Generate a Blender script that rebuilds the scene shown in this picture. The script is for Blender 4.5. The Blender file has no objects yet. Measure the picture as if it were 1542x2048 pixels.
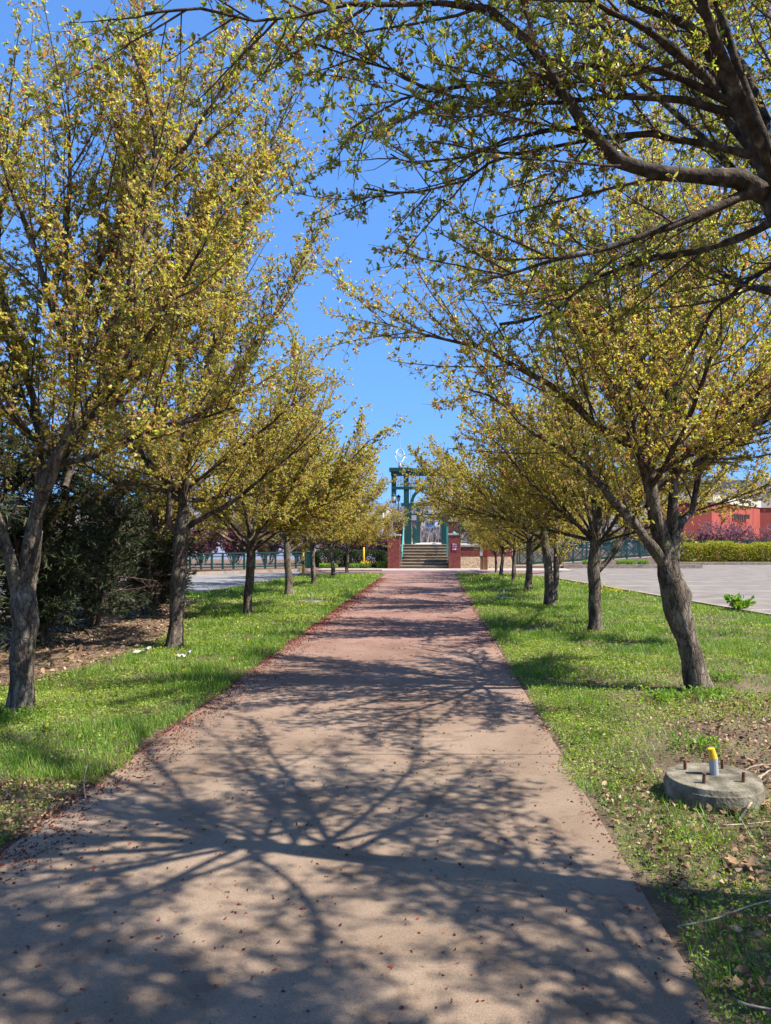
import bpy, math, random
import numpy as np
from mathutils import Vector, noise

random.seed(7)
S = bpy.context.scene
C = S.collection
R = math.radians
# ------------------------------------------------------------------ camera, sky, sun, exposure
F = 1480.0            # focal length in photograph pixels
CX, CY, EYE = 868.0, 1078.0, 1.6
cam_d = bpy.data.cameras.new('camera')
cam = bpy.data.objects.new('camera', cam_d)
C.objects.link(cam)
cam.location = (0, 0, EYE)
cam.rotation_euler = (R(90), 0, 0)
cam_d.sensor_width = 36
cam_d.sensor_fit = 'AUTO'
cam_d.lens = F / 2048 * 36
cam_d.shift_x = -(CX - 771) / 2048
cam_d.shift_y = (CY - 1024) / 2048
cam_d.clip_end = 6000
S.camera = cam

SUN_EL, SUN_AZ = 50, 105       # azimuth clockwise from +Y
W = bpy.data.worlds.new('World')
S.world = W
W.use_nodes = True
wn = W.node_tree
sky = wn.nodes.new('ShaderNodeTexSky')
sky.sky_type = 'NISHITA'
sky.sun_disc = False
sky.sun_elevation = R(SUN_EL)
sky.sun_rotation = R(SUN_AZ)
sky.altitude = 200
sky.air_density = 1.0
sky.dust_density = 0.1
sky.ozone_density = 3.2
gam = wn.nodes.new('ShaderNodeGamma')          # an even blue from top to horizon, as a clear spring sky shows
gam.inputs[1].default_value = 0.42
tint = wn.nodes.new('ShaderNodeMix')
tint.data_type = 'RGBA'; tint.blend_type = 'MULTIPLY'; tint.inputs[0].default_value = 1
tint.clamp_result = False
tint.inputs[7].default_value = (.70, 1.40, 2.65, 1)
wn.links.new(sky.outputs[0], gam.inputs[0])
wn.links.new(gam.outputs[0], tint.inputs[6])
wn.links.new(tint.outputs[2], wn.nodes['Background'].inputs[0])
wn.nodes['Background'].inputs[1].default_value = 0.1
sun_d = bpy.data.lights.new('sun', 'SUN')
sun_d.energy = 5.0
sun_d.angle = R(0.53)
sun_d.color = (1.0, 0.94, 0.84)
sun = bpy.data.objects.new('sun', sun_d)
C.objects.link(sun)
az, el = R(SUN_AZ), R(SUN_EL)
sdir = Vector((math.sin(az) * math.cos(el), math.cos(az) * math.cos(el), math.sin(el)))
sun.rotation_euler = sdir.to_track_quat('Z', 'Y').to_euler()
sun.location = (20, -5, 30)
S.view_settings.view_transform = 'Standard'
S.view_settings.look = 'None'
S.view_settings.exposure = 1.15
S.view_settings.gamma = 1
S.render.film_transparent = False
S.cycles.max_bounces = 8
S.cycles.diffuse_bounces = 5
S.cycles.transmission_bounces = 6


# ------------------------------------------------------------------ helpers
def at(px, py, d):
    """a pixel of the photograph at the depth d, as a point of the place"""
    return ((px - CX) / F * d, d, EYE + (CY - py) / F * d)


def gx(px, d):
    return (px - CX) / F * d


def gz(py, d):
    return EYE + (CY - py) / F * d


def tag(o, label=None, cat=None, group=None, kind=None):
    if label: o['label'] = label
    if cat: o['category'] = cat
    if group: o['group'] = group
    if kind: o['kind'] = kind
    return o


def empty(name, loc=(0, 0, 0), rz=0, **k):
    o = bpy.data.objects.new(name, None)
    o.empty_display_size = 0.1
    C.objects.link(o)
    o.location = loc
    o.rotation_euler = (0, 0, rz)
    return tag(o, **k)


def link(name, me, parent=None, loc=None):
    o = bpy.data.objects.new(name, me)
    C.objects.link(o)
    if parent: o.parent = parent
    if loc: o.location = loc
    return o


def npmesh(name, V, faces, mats, smooth=False):
    """faces: list of (array (n,k), material index)"""
    me = bpy.data.meshes.new(name)
    V = np.asarray(V, dtype=np.float32)
    me.vertices.add(len(V))
    me.vertices.foreach_set('co', V.ravel())
    faces = [(np.asarray(f, dtype=np.int32), m) for f, m in faces if len(f)]
    nl = sum(f.size for f, m in faces)
    me.loops.add(nl)
    me.loops.foreach_set('vertex_index', np.concatenate([f.ravel() for f, m in faces]))
    npoly = sum(len(f) for f, m in faces)
    me.polygons.add(npoly)
    sizes = np.concatenate([np.full(len(f), f.shape[1], np.int32) for f, m in faces])
    starts = np.concatenate([[0], np.cumsum(sizes)[:-1]]).astype(np.int32)
    me.polygons.foreach_set('loop_start', starts)
    me.polygons.foreach_set('material_index', np.concatenate([np.full(len(f), m, np.int32) for f, m in faces]))
    if smooth:
        me.polygons.foreach_set('use_smooth', np.ones(npoly, dtype=bool))
    for m in (mats if isinstance(mats, (list, tuple)) else [mats]):
        me.materials.append(m)
    me.update(calc_edges=True)
    return me


class MB:
    """collects boxes, bars, tubes and prisms; build() links them as ONE mesh object"""
    def __init__(s):
        s.v, s.f = [], []

    def add(s, v, f):
        n = len(s.v)
        s.v += [tuple(p) for p in v]
        s.f += [[i + n for i in q] for q in f]
        return s

    def box(s, x0, x1, y0, y1, z0, z1):
        v = [(x, y, z) for z in (z0, z1) for y in (y0, y1) for x in (x0, x1)]
        f = [(0, 2, 3, 1), (4, 5, 7, 6), (0, 1, 5, 4), (2, 6, 7, 3), (0, 4, 6, 2), (1, 3, 7, 5)]
        return s.add(v, f)

    def bar(s, a, b, w, h, up=(0, 0, 1)):
        a, b = Vector(a), Vector(b)
        t = (b - a).normalized()
        u = Vector(up)
        if abs(t.dot(u)) > .98: u = Vector((0, 1, 0))
        r = t.cross(u).normalized() * w / 2
        q = r.cross(t).normalized() * h / 2
        v = [p + i * r + j * q for p in (a, b) for i, j in ((-1, -1), (1, -1), (1, 1), (-1, 1))]
        f = [(0, 3, 2, 1), (4, 5, 6, 7), (0, 1, 5, 4), (1, 2, 6, 5), (2, 3, 7, 6), (3, 0, 4, 7)]
        return s.add(v, f)

    def lathe(s, prof, n=16, c=(0, 0, 0)):
        v, f = [], []
        for r, z in prof:
            for i in range(n):
                a = 2 * math.pi * i / n
                v.append((c[0] + r * math.cos(a), c[1] + r * math.sin(a), c[2] + z))
        for k in range(len(prof) - 1):
            for i in range(n):
                j = (i + 1) % n
                f.append((k * n + i, k * n + j, (k + 1) * n + j, (k + 1) * n + i))
        f.append(tuple(range(n - 1, -1, -1)))
        f.append(tuple((len(prof) - 1) * n + i for i in range(n)))
        return s.add(v, f)

    def tube(s, pts, rad, n=8):
        P = np.array([pts], dtype=float)
        Rr = np.array([rad if isinstance(rad, (list, tuple)) else [rad] * len(pts)], dtype=float)
        V, Fq = tubes(P, Rr, n)
        k = len(pts)
        s.add([tuple(p) for p in V], [list(map(int, q)) for q in Fq] + [list(range(n - 1, -1, -1)), [(k - 1) * n + i for i in range(n)]])
        return s

    def poly(s, pts, z0, z1):
        n = len(pts)
        v = [(x, y, z0) for x, y in pts] + [(x, y, z1) for x, y in pts]
        f = [tuple(range(n - 1, -1, -1)), tuple(range(n, 2 * n))] + [(i, (i + 1) % n, n + (i + 1) % n, n + i) for i in range(n)]
        return s.add(v, f)

    def build(s, name, m, parent=None, smooth=False, bevel=0):
        me = bpy.data.meshes.new(name)
        me.from_pydata(s.v, [], s.f)
        for q in (m if isinstance(m, (list, tuple)) else [m]): me.materials.append(q)
        if smooth:
            me.polygons.foreach_set('use_smooth', [len(p.vertices) == 4 for p in me.polygons])
        me.update()
        o = link(name, me, parent)
        if bevel:
            b = o.modifiers.new('bevel', 'BEVEL'); b.width = bevel; b.segments = 2; b.limit_method = 'ANGLE'
        return o


# ------------------------------------------------------------------ materials
def newmat(name):
    m = bpy.data.materials.new(name)
    m.use_nodes = True
    nt = m.node_tree
    return m, nt, nt.nodes['Principled BSDF']


def N(nt, t, **kw):
    n = nt.nodes.new(t)
    for k, v in kw.items(): setattr(n, k, v)
    return n


def ramp(nt, stops, interp='LINEAR'):
    r = N(nt, 'ShaderNodeValToRGB')
    r.color_ramp.interpolation = interp
    els = r.color_ramp.elements
    while len(els) < len(stops): els.new(0.5)
    for e, (p, c) in zip(els, stops):
        e.position = p
        e.color = (c[0], c[1], c[2], 1)
    return r


def noisetex(nt, scale, detail=4, rough=.55, vec=None, dist=0):
    n = N(nt, 'ShaderNodeTexNoise')
    n.inputs['Scale'].default_value = scale
    n.inputs['Detail'].default_value = detail
    n.inputs['Roughness'].default_value = rough
    n.inputs['Distortion'].default_value = dist
    if vec is not None: nt.links.new(vec, n.inputs['Vector'])
    return n


def mat_noise(name, stops, scale, rough=.85, bump=.3, bscale=None, detail=5, spec=.3, stretch=None, dist=.01):
    m, nt, b = newmat(name)
    tc = N(nt, 'ShaderNodeTexCoord')
    vec = tc.outputs['Object']
    if stretch:
        mp = N(nt, 'ShaderNodeMapping'); mp.inputs['Scale'].default_value = stretch
        nt.links.new(vec, mp.inputs[0]); vec = mp.outputs[0]
    n = noisetex(nt, scale, detail, vec=vec)
    r = ramp(nt, stops)
    nt.links.new(n.outputs[0], r.inputs[0])
    nt.links.new(r.outputs[0], b.inputs['Base Color'])
    b.inputs['Roughness'].default_value = rough
    b.inputs['Specular IOR Level'].default_value = spec
    if bump:
        n2 = noisetex(nt, bscale or scale * 4, 6, vec=vec)
        bp = N(nt, 'ShaderNodeBump'); bp.inputs['Strength'].default_value = bump; bp.inputs['Distance'].default_value = dist
        nt.links.new(n2.outputs[0], bp.inputs['Height'])
        nt.links.new(bp.outputs[0], b.inputs['Normal'])
    return m


def mat_leaf(name, stops, transl=.45, rough=.5, patch=None, spec=.35):
    """each leaf its own tint, light passing through"""
    m, nt, b = newmat(name)
    g = N(nt, 'ShaderNodeNewGeometry')
    r = ramp(nt, stops)
    if patch:
        n = noisetex(nt, patch, 3, vec=g.outputs['Position'])
        ma = N(nt, 'ShaderNodeMath', operation='MULTIPLY_ADD')
        ma.inputs[1].default_value = .55
        nt.links.new(g.outputs['Random Per Island'], ma.inputs[0])
        mb_ = N(nt, 'ShaderNodeMath', operation='MULTIPLY_ADD')
        mb_.inputs[1].default_value = 1.1; mb_.inputs[2].default_value = -.33
        nt.links.new(n.outputs[0], mb_.inputs[0])
        nt.links.new(mb_.outputs[0], ma.inputs[2])
        nt.links.new(ma.outputs[0], r.inputs[0])
    else:
        nt.links.new(g.outputs['Random Per Island'], r.inputs[0])
    nt.links.new(r.outputs[0], b.inputs['Base Color'])
    b.inputs['Roughness'].default_value = rough
    b.inputs['Specular IOR Level'].default_value = spec
    tr = N(nt, 'ShaderNodeBsdfTranslucent')
    hs = N(nt, 'ShaderNodeHueSaturation'); hs.inputs['Saturation'].default_value = 1.15; hs.inputs['Value'].default_value = 1.25
    nt.links.new(r.outputs[0], hs.inputs['Color'])
    nt.links.new(hs.outputs[0], tr.inputs[0])
    mx = N(nt, 'ShaderNodeMixShader'); mx.inputs[0].default_value = transl
    nt.links.new(b.outputs[0], mx.inputs[1]); nt.links.new(tr.outputs[0], mx.inputs[2])
    nt.links.new(mx.outputs[0], nt.nodes['Material Output'].inputs[0])
    return m


def mat_flat(name, col, rough=.6, metal=0, spec=.4, var=.12, bump=.05):
    a = tuple(c * (1 - var) for c in col); z = tuple(min(1, c * (1 + var)) for c in col)
    m = mat_noise(name, [(.3, a), (.7, z)], 3.0, rough, bump, 40, 4, spec, dist=.004)
    m.node_tree.nodes['Principled BSDF'].inputs['Metallic'].default_value = metal
    return m


def mat_bark():
    m, nt, b = newmat('bark')
    tc = N(nt, 'ShaderNodeTexCoord')
    mp = N(nt, 'ShaderNodeMapping'); mp.inputs['Scale'].default_value = (1, 1, .35)
    nt.links.new(tc.outputs['Object'], mp.inputs[0])
    n1 = noisetex(nt, 9, 6, .6, mp.outputs[0], .6)
    r1 = ramp(nt, [(.32, (.035, .027, .02)), (.47, (.105, .082, .062)), (.58, (.175, .143, .108)), (.72, (.31, .27, .215))])
    nt.links.new(n1.outputs[0], r1.inputs[0])
    v = N(nt, 'ShaderNodeTexVoronoi', feature='DISTANCE_TO_EDGE'); v.inputs['Scale'].default_value = 22
    n3 = noisetex(nt, 14, 3, vec=mp.outputs[0])
    mixv = N(nt, 'ShaderNodeMix', data_type='VECTOR'); mixv.inputs[0].default_value = .12
    nt.links.new(mp.outputs[0], mixv.inputs[4]); nt.links.new(n3.outputs[1], mixv.inputs[5])
    nt.links.new(mixv.outputs[1], v.inputs['Vector'])
    r2 = ramp(nt, [(0, (.25, .25, .25)), (.05, (.7, .7, .7)), (.12, (1, 1, 1))])
    nt.links.new(v.outputs[0], r2.inputs[0])
    mm = N(nt, 'ShaderNodeMix', data_type='RGBA', blend_type='MULTIPLY'); mm.inputs[0].default_value = .75
    nt.links.new(r1.outputs[0], mm.inputs[6]); nt.links.new(r2.outputs[0], mm.inputs[7])
    n4 = noisetex(nt, 4, 5, .6, tc.outputs['Object'])
    r4 = ramp(nt, [(.56, (0, 0, 0)), (.7, (1, 1, 1))])
    nt.links.new(n4.outputs[0], r4.inputs[0])
    lich = N(nt, 'ShaderNodeMix', data_type='RGBA')
    lich.inputs[7].default_value = (.2, .22, .1, 1)
    sc = N(nt, 'ShaderNodeMath', operation='MULTIPLY'); sc.inputs[1].default_value = .45
    nt.links.new(r4.outputs[0], sc.inputs[0]); nt.links.new(sc.outputs[0], lich.inputs[0])
    nt.links.new(mm.outputs[2], lich.inputs[6])
    nt.links.new(lich.outputs[2], b.inputs['Base Color'])
    b.inputs['Roughness'].default_value = .95
    b.inputs['Specular IOR Level'].default_value = .15
    ad = N(nt, 'ShaderNodeMath', operation='ADD')
    nt.links.new(n1.outputs[0], ad.inputs[0]); nt.links.new(r2.outputs[0], ad.inputs[1])
    bp = N(nt, 'ShaderNodeBump'); bp.inputs['Strength'].default_value = .9; bp.inputs['Distance'].default_value = .012
    nt.links.new(ad.outputs[0], bp.inputs['Height']); nt.links.new(bp.outputs[0], b.inputs['Normal'])
    return m


def mat_concrete_path():
    m, nt, b = newmat('path_concrete')
    g = N(nt, 'ShaderNodeNewGeometry')
    P = g.outputs['Position']
    n1 = noisetex(nt, .8, 6, .6, P, .5)
    r1 = ramp(nt, [(.3, (.165, .115, .08)), (.5, (.23, .167, .118)), (.7, (.29, .218, .158))])
    nt.links.new(n1.outputs[0], r1.inputs[0])
    sx = N(nt, 'ShaderNodeSeparateXYZ'); nt.links.new(P, sx.inputs[0])
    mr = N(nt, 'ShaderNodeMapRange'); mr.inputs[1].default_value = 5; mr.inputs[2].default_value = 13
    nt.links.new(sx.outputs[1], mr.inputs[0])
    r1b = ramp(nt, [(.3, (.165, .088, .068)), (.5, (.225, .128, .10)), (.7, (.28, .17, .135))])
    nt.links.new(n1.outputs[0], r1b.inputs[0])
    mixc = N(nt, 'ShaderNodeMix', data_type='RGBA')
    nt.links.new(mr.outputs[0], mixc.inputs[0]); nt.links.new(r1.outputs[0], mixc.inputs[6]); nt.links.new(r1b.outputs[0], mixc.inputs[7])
    n2 = noisetex(nt, 190, 3, .75, P)
    r2 = ramp(nt, [(.3, (.5, .5, .5)), (.5, (1, 1, 1)), (.72, (1.4, 1.36, 1.3))])
    nt.links.new(n2.outputs[0], r2.inputs[0])
    mm = N(nt, 'ShaderNodeMix', data_type='RGBA', blend_type='MULTIPLY'); mm.inputs[0].default_value = .8
    nt.links.new(mixc.outputs[2], mm.inputs[6]); nt.links.new(r2.outputs[0], mm.inputs[7])
    # stains
    n5 = noisetex(nt, 3.2, 5, .65, P, 1.2)
    r5 = ramp(nt, [(.38, (.6, .54, .5)), (.44, (1, 1, 1)), (.62, (1, 1, 1)), (.68, (1.16, 1.15, 1.13))])
    nt.links.new(n5.outputs[0], r5.inputs[0])
    m5 = N(nt, 'ShaderNodeMix', data_type='RGBA', blend_type='MULTIPLY'); m5.inputs[0].default_value = .45
    nt.links.new(mm.outputs[2], m5.inputs[6]); nt.links.new(r5.outputs[0], m5.inputs[7])
    # hairline cracks and fine pits
    vc = N(nt, 'ShaderNodeTexVoronoi', feature='DISTANCE_TO_EDGE'); vc.inputs['Scale'].default_value = .42
    nw = noisetex(nt, 2.2, 6, .7, P)
    vm = N(nt, 'ShaderNodeMix', data_type='VECTOR'); vm.inputs[0].default_value = .35
    nt.links.new(P, vm.inputs[4]); nt.links.new(nw.outputs[1], vm.inputs[5]); nt.links.new(vm.outputs[1], vc.inputs['Vector'])
    rc_ = ramp(nt, [(0, (.35, .3, .28)), (.0022, (.5, .45, .42)), (.004, (1, 1, 1))])
    nt.links.new(vc.outputs[0], rc_.inputs[0])
    n6 = noisetex(nt, 45, 2, .5, P)
    r6 = ramp(nt, [(.27, (.4, .34, .32)), (.31, (1, 1, 1))])
    nt.links.new(n6.outputs[0], r6.inputs[0])
    m6 = N(nt, 'ShaderNodeMix', data_type='RGBA', blend_type='MULTIPLY'); m6.inputs[0].default_value = .75
    m6.inputs[6].default_value = (1, 1, 1, 1); nt.links.new(r6.outputs[0], m6.inputs[7])
    m7 = N(nt, 'ShaderNodeMix', data_type='RGBA', blend_type='MULTIPLY'); m7.inputs[0].default_value = .9
    nt.links.new(m5.outputs[2], m7.inputs[6]); nt.links.new(m6.outputs[2], m7.inputs[7])
    nt.links.new(m7.outputs[2], b.inputs['Base Color'])
    b.inputs['Roughness'].default_value = .9
    b.inputs['Specular IOR Level'].default_value = .25
    mp = N(nt, 'ShaderNodeMapping'); mp.inputs['Scale'].default_value = (4, 160, 1)
    nt.links.new(P, mp.inputs[0])
    n3 = noisetex(nt, 1, 2, .5, mp.outputs[0])
    ad = N(nt, 'ShaderNodeMath', operation='MULTIPLY_ADD'); ad.inputs[1].default_value = .8
    nt.links.new(n3.outputs[0], ad.inputs[0]); nt.links.new(n2.outputs[0], ad.inputs[2])
    bp = N(nt, 'ShaderNodeBump'); bp.inputs['Strength'].default_value = .5; bp.inputs['Distance'].default_value = .003
    nt.links.new(ad.outputs[0], bp.inputs['Height']); nt.links.new(bp.outputs[0], b.inputs['Normal'])
    return m


M = {}
M['bark'] = mat_bark()
M['limb'] = mat_noise('shaded_limb_bark', [(.3, (.025, .019, .015)), (.5, (.065, .05, .038)), (.62, (.11, .09, .07)), (.75, (.22, .19, .155))], 20, .95, 1.0, 45, dist=.012, stretch=(1, 1, 1), spec=.15)  # darker than trunk bark: shade under the foliage is put into the colour
M['twig'] = mat_noise('twig_bark', [(.3, (.055, .038, .03)), (.7, (.13, .09, .07))], 12, .9, .3)
M['leaf'] = mat_leaf('crab_leaf', [(0, (.37, .13, .10)), (.14, (.50, .29, .13)), (.34, (.56, .44, .13)), (.58, (.52, .50, .09)), (.8, (.37, .46, .08)), (1, (.66, .63, .2))], .52, .42)
M['leaf_near'] = mat_leaf('crab_leaf_green', [(0, (.34, .14, .09)), (.16, (.42, .27, .09)), (.38, (.30, .34, .075)), (.65, (.40, .45, .08)), (.9, (.22, .31, .09)), (1, (.58, .58, .15))], .55, .4)
M['bud'] = mat_leaf('blossom_bud', [(0, (.35, .05, .08)), (.5, (.46, .12, .15)), (.8, (.5, .2, .22)), (1, (.2, .04, .05))], .25, .5)
M['fruit'] = mat_flat('dried_fruit', (.035, .02, .02), .5)
M['conifer'] = mat_leaf('juniper_spray', [(0, (.022, .034, .015)), (.45, (.042, .066, .028)), (.75, (.07, .11, .043)), (.9, (.12, .1, .06)), (1, (.17, .13, .09))], .18, .6)
M['conifer_twig'] = mat_noise('juniper_twig', [(.3, (.07, .045, .035)), (.7, (.18, .13, .1))], 10, .9, .2)
M['grass'] = mat_leaf('grass_blade', [(0, (.045, .115, .012)), (.3, (.085, .19, .018)), (.6, (.15, .27, .026)), (.82, (.25, .33, .045)), (1, (.44, .38, .18))], .4, .45, patch=.7)
M['clover'] = mat_leaf('ground_cover_leaf', [(0, (.07, .15, .02)), (.3, (.17, .27, .035)), (.6, (.29, .38, .055)), (.9, (.42, .47, .1)), (1, (.52, .5, .2))], .4, .5, patch=1.1)
M['litter'] = mat_leaf('dead_leaf', [(0, (.09, .045, .025)), (.35, (.2, .11, .06)), (.7, (.33, .21, .12)), (1, (.46, .34, .22))], .1, .8)
M['petal'] = mat_leaf('fallen_bud_husk', [(0, (.07, .015, .012)), (.4, (.17, .035, .025)), (.8, (.26, .06, .04)), (1, (.3, .12, .05))], .1, .7)
M['redbud'] = mat_leaf('purple_bud', [(0, (.17, .065, .065)), (.4, (.28, .12, .14)), (.8, (.4, .21, .25)), (1, (.26, .16, .13))], .3, .6)
M['hedge_dark'] = mat_leaf('clipped_hedge_leaf', [(0, (.02, .035, .012)), (.6, (.035, .06, .018)), (1, (.07, .1, .03))], .2, .5)
M['hedge_yellow'] = mat_leaf('yellow_shrub_leaf', [(0, (.19, .2, .03)), (.5, (.32, .32, .045)), (1, (.46, .42, .08))], .4, .5)
M['weed'] = mat_leaf('weed_leaf', [(0, (.1, .2, .03)), (.5, (.2, .34, .05)), (1, (.3, .4, .08))], .4, .45)
M['yellow_flower'] = mat_leaf('yellow_petal', [(0, (.75, .5, .02)), (1, (.85, .7, .04))], .3, .5)
M['path'] = mat_concrete_path()
M['joint'] = mat_flat('joint_dirt', (.03, .024, .02), .95)
M['soil'] = mat_noise('lawn_soil', [(.3, (.065, .042, .028)), (.5, (.125, .088, .058)), (.7, (.17, .14, .075))], 2.2, .95, .8, 30, dist=.03)
M['mulch'] = mat_noise('bark_mulch', [(.3, (.06, .035, .025)), (.5, (.15, .09, .06)), (.7, (.26, .18, .12))], 14, .95, .9, 40, dist=.03)
M['mulch_pale'] = mat_noise('pale_mulch', [(.3, (.14, .095, .06)), (.5, (.26, .185, .12)), (.7, (.36, .27, .18))], 22, .95, .9, 30, dist=.04)
M['asphalt'] = mat_noise('old_asphalt', [(.3, (.14, .118, .098)), (.5, (.185, .158, .132)), (.7, (.23, .2, .168))], 1.4, .92, .4, 120, 8)
M['asphalt_road'] = mat_noise('road_asphalt', [(.3, (.16, .147, .132)), (.5, (.2, .187, .17)), (.7, (.25, .235, .215))], .9, .92, .3, 90, 8)
M['maroon'] = mat_noise('maroon_paving', [(.3, (.15, .075, .08)), (.5, (.2, .105, .11)), (.7, (.25, .14, .145))], 3, .85, .3, 60)
M['concrete'] = mat_noise('concrete', [(.3, (.32, .29, .25)), (.5, (.42, .385, .34)), (.7, (.5, .46, .41))], 4, .9, .3, 50)
M['walk'] = mat_noise('sidewalk_concrete', [(.3, (.30, .25, .2)), (.5, (.37, .31, .255)), (.7, (.43, .365, .305))], 2, .9, .2, 60)
M['kerb'] = mat_noise('kerb_concrete', [(.3, (.19, .145, .115)), (.5, (.29, .22, .17)), (.7, (.37, .3, .24))], 5, .9, .4, 50)
M['old_concrete'] = mat_noise('weathered_concrete', [(.28, (.05, .044, .028)), (.43, (.11, .097, .067)), (.56, (.19, .168, .122)), (.72, (.29, .26, .2))], 9, .95, .7, 60, dist=.012)
M['paint'] = mat_noise('worn_white_paint', [(.35, (.24, .22, .19)), (.6, (.55, .53, .49))], 30, .8, .1)
M['green'] = mat_flat('dark_green_paint', (.008, .055, .047), .45)
M['teal'] = mat_flat('teal_paint', (.06, .27, .23), .45)
M['wire'] = mat_flat('pale_wire', (.22, .24, .22), .5)
M['mortar'] = mat_flat('mortar', (.3, .22, .19), .9)
M['brick'] = mat_noise('red_brick', [(.25, (.11, .025, .022)), (.5, (.21, .05, .038)), (.75, (.3, .085, .06))], 6, .9, .4, 60)
M['step'] = mat_noise('step_stone', [(.3, (.10, .075, .045)), (.5, (.155, .118, .075)), (.7, (.22, .17, .115))], 5, .9, .4, 40, stretch=(1, 3, 3))
M['step_edge'] = mat_flat('step_edge', (.27, .215, .155), .85)
M['cap'] = mat_noise('cap_stone', [(.3, (.26, .24, .2)), (.7, (.4, .37, .32))], 6, .9, .3)
M['redwall'] = mat_noise('red_stucco', [(.3, (.27, .052, .038)), (.7, (.335, .07, .05))], .6, .85, .2, 60)
M['parapet'] = mat_noise('cream_parapet', [(.3, (.42, .38, .31)), (.7, (.5, .46, .385))], 1, .8, .1)
M['greywall'] = mat_noise('pale_wall', [(.3, (.42, .41, .43)), (.7, (.5, .49, .51))], .5, .85, .1)
M['lavwall'] = mat_noise('lavender_wall', [(.3, (.5, .53, .66)), (.7, (.58, .61, .74))], .5, .85, .1)
M['darkmetal'] = mat_flat('dark_metal', (.06, .05, .045), .6)
M['rust'] = mat_noise('rusty_steel', [(.3, (.07, .03, .02)), (.6, (.2, .09, .045)), (.8, (.3, .17, .09))], 30, .85, .4, 90)
M['pvc'] = mat_flat('grey_pipe', (.33, .35, .36), .5)
M['yellow'] = mat_flat('yellow_paint', (.75, .43, .02), .5)
M['white'] = mat_flat('white_paint', (.7, .7, .7), .5, var=.05)
M['chrome'] = mat_flat('brushed_metal', (.42, .43, .45), .45, .3, var=.05)
M['wood'] = mat_noise('brown_timber', [(.3, (.13, .055, .025)), (.7, (.26, .12, .055))], 5, .8, .4, 30, stretch=(6, 6, .6))
M['signred'] = mat_flat('sign_red', (.24, .02, .018), .5)
M['signwine'] = mat_flat('sign_wine', (.22, .02, .07), .5, var=.04)
M['signgrey'] = mat_flat('sign_grey', (.45, .44, .42), .6)
M['stick'] = mat_noise('dead_stick', [(.3, (.22, .16, .11)), (.7, (.45, .37, .27))], 20, .9, .4)
M['hill'] = mat_noise('hazed_hill_scrub', [(.3, (.10, .085, .08)), (.5, (.16, .13, .115)), (.7, (.2, .17, .14))], .05, .95, 0)  # greyed brown: slight distance haze is put into the scrub colour
M['bare'] = mat_leaf('bare_crowns', [(0, (.12, .1, .1)), (.5, (.19, .155, .15)), (1, (.25, .21, .19))], .2, .9)
M['glass'] = mat_flat('window_glass', (.04, .05, .06), .15)
M['roof'] = mat_flat('grey_roof', (.13, .12, .13), .8)
M['house_white'] = mat_flat('house_white', (.6, .6, .62), .8)
M['house_tan'] = mat_flat('house_tan', (.42, .33, .25), .8)
M['house_blue'] = mat_flat('house_blue', (.3, .4, .52), .8)
M['house_brick'] = mat_flat('house_brick', (.26, .11, .08), .8)
M['field'] = mat_noise('far_ground', [(.3, (.13, .11, .07)), (.7, (.2, .18, .11))], .08, .95, 0)

# ------------------------------------------------------------------ numpy geometry


def norm(v):
    return v / (np.linalg.norm(v, axis=-1, keepdims=True) + 1e-9)


def tubes(P, Rr, n):
    """P (B,K,3) centre lines, Rr (B,K) radii -> verts and quads"""
    B, K, _ = P.shape
    T = norm(np.gradient(P, axis=1))
    mt = norm(P[:, -1] - P[:, 0])
    ref = np.where(np.abs(mt[:, 2:3]) > .8, np.array([[1., 0, 0]]), np.array([[0, 0, 1.]]))[:, None, :]
    U = norm(np.cross(T, np.broadcast_to(ref, T.shape)))
    Wv = np.cross(T, U)
    a = np.arange(n) * 2 * np.pi / n
    V = P[:, :, None, :] + Rr[:, :, None, None] * (U[:, :, None, :] * np.cos(a)[None, None, :, None] + Wv[:, :, None, :] * np.sin(a)[None, None, :, None])
    idx = np.arange(B * K * n).reshape(B, K, n)
    q = np.stack([idx[:, :-1, :], np.roll(idx[:, :-1, :], -1, 2), np.roll(idx[:, 1:, :], -1, 2), idx[:, 1:, :]], -1)
    return V.reshape(-1, 3), q.reshape(-1, 4)


def resample(pts, K):
    """Catmull-Rom through the points, K samples even in arc length"""
    p = np.array(pts, float)
    if len(p) == 2:
        u = np.linspace(0, 1, K)[:, None]
        return p[0] * (1 - u) + p[1] * u
    pp = np.vstack([2 * p[0] - p[1], p, 2 * p[-1] - p[-2]])
    out = []
    for i in range(len(p) - 1):
        a, b, c, d = pp[i:i + 4]
        t = np.linspace(0, 1, 12, endpoint=False)[:, None]
        out.append(.5 * (2 * b + (c - a) * t + (2 * a - 5 * b + 4 * c - d) * t * t + (3 * b - a - 3 * c + d) * t ** 3))
    out = np.vstack(out + [p[-1:]])
    s = np.concatenate([[0], np.cumsum(np.linalg.norm(np.diff(out, axis=0), axis=1))])
    u = np.linspace(0, s[-1], K)
    return np.stack([np.interp(u, s, out[:, k]) for k in range(3)], 1)


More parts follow.
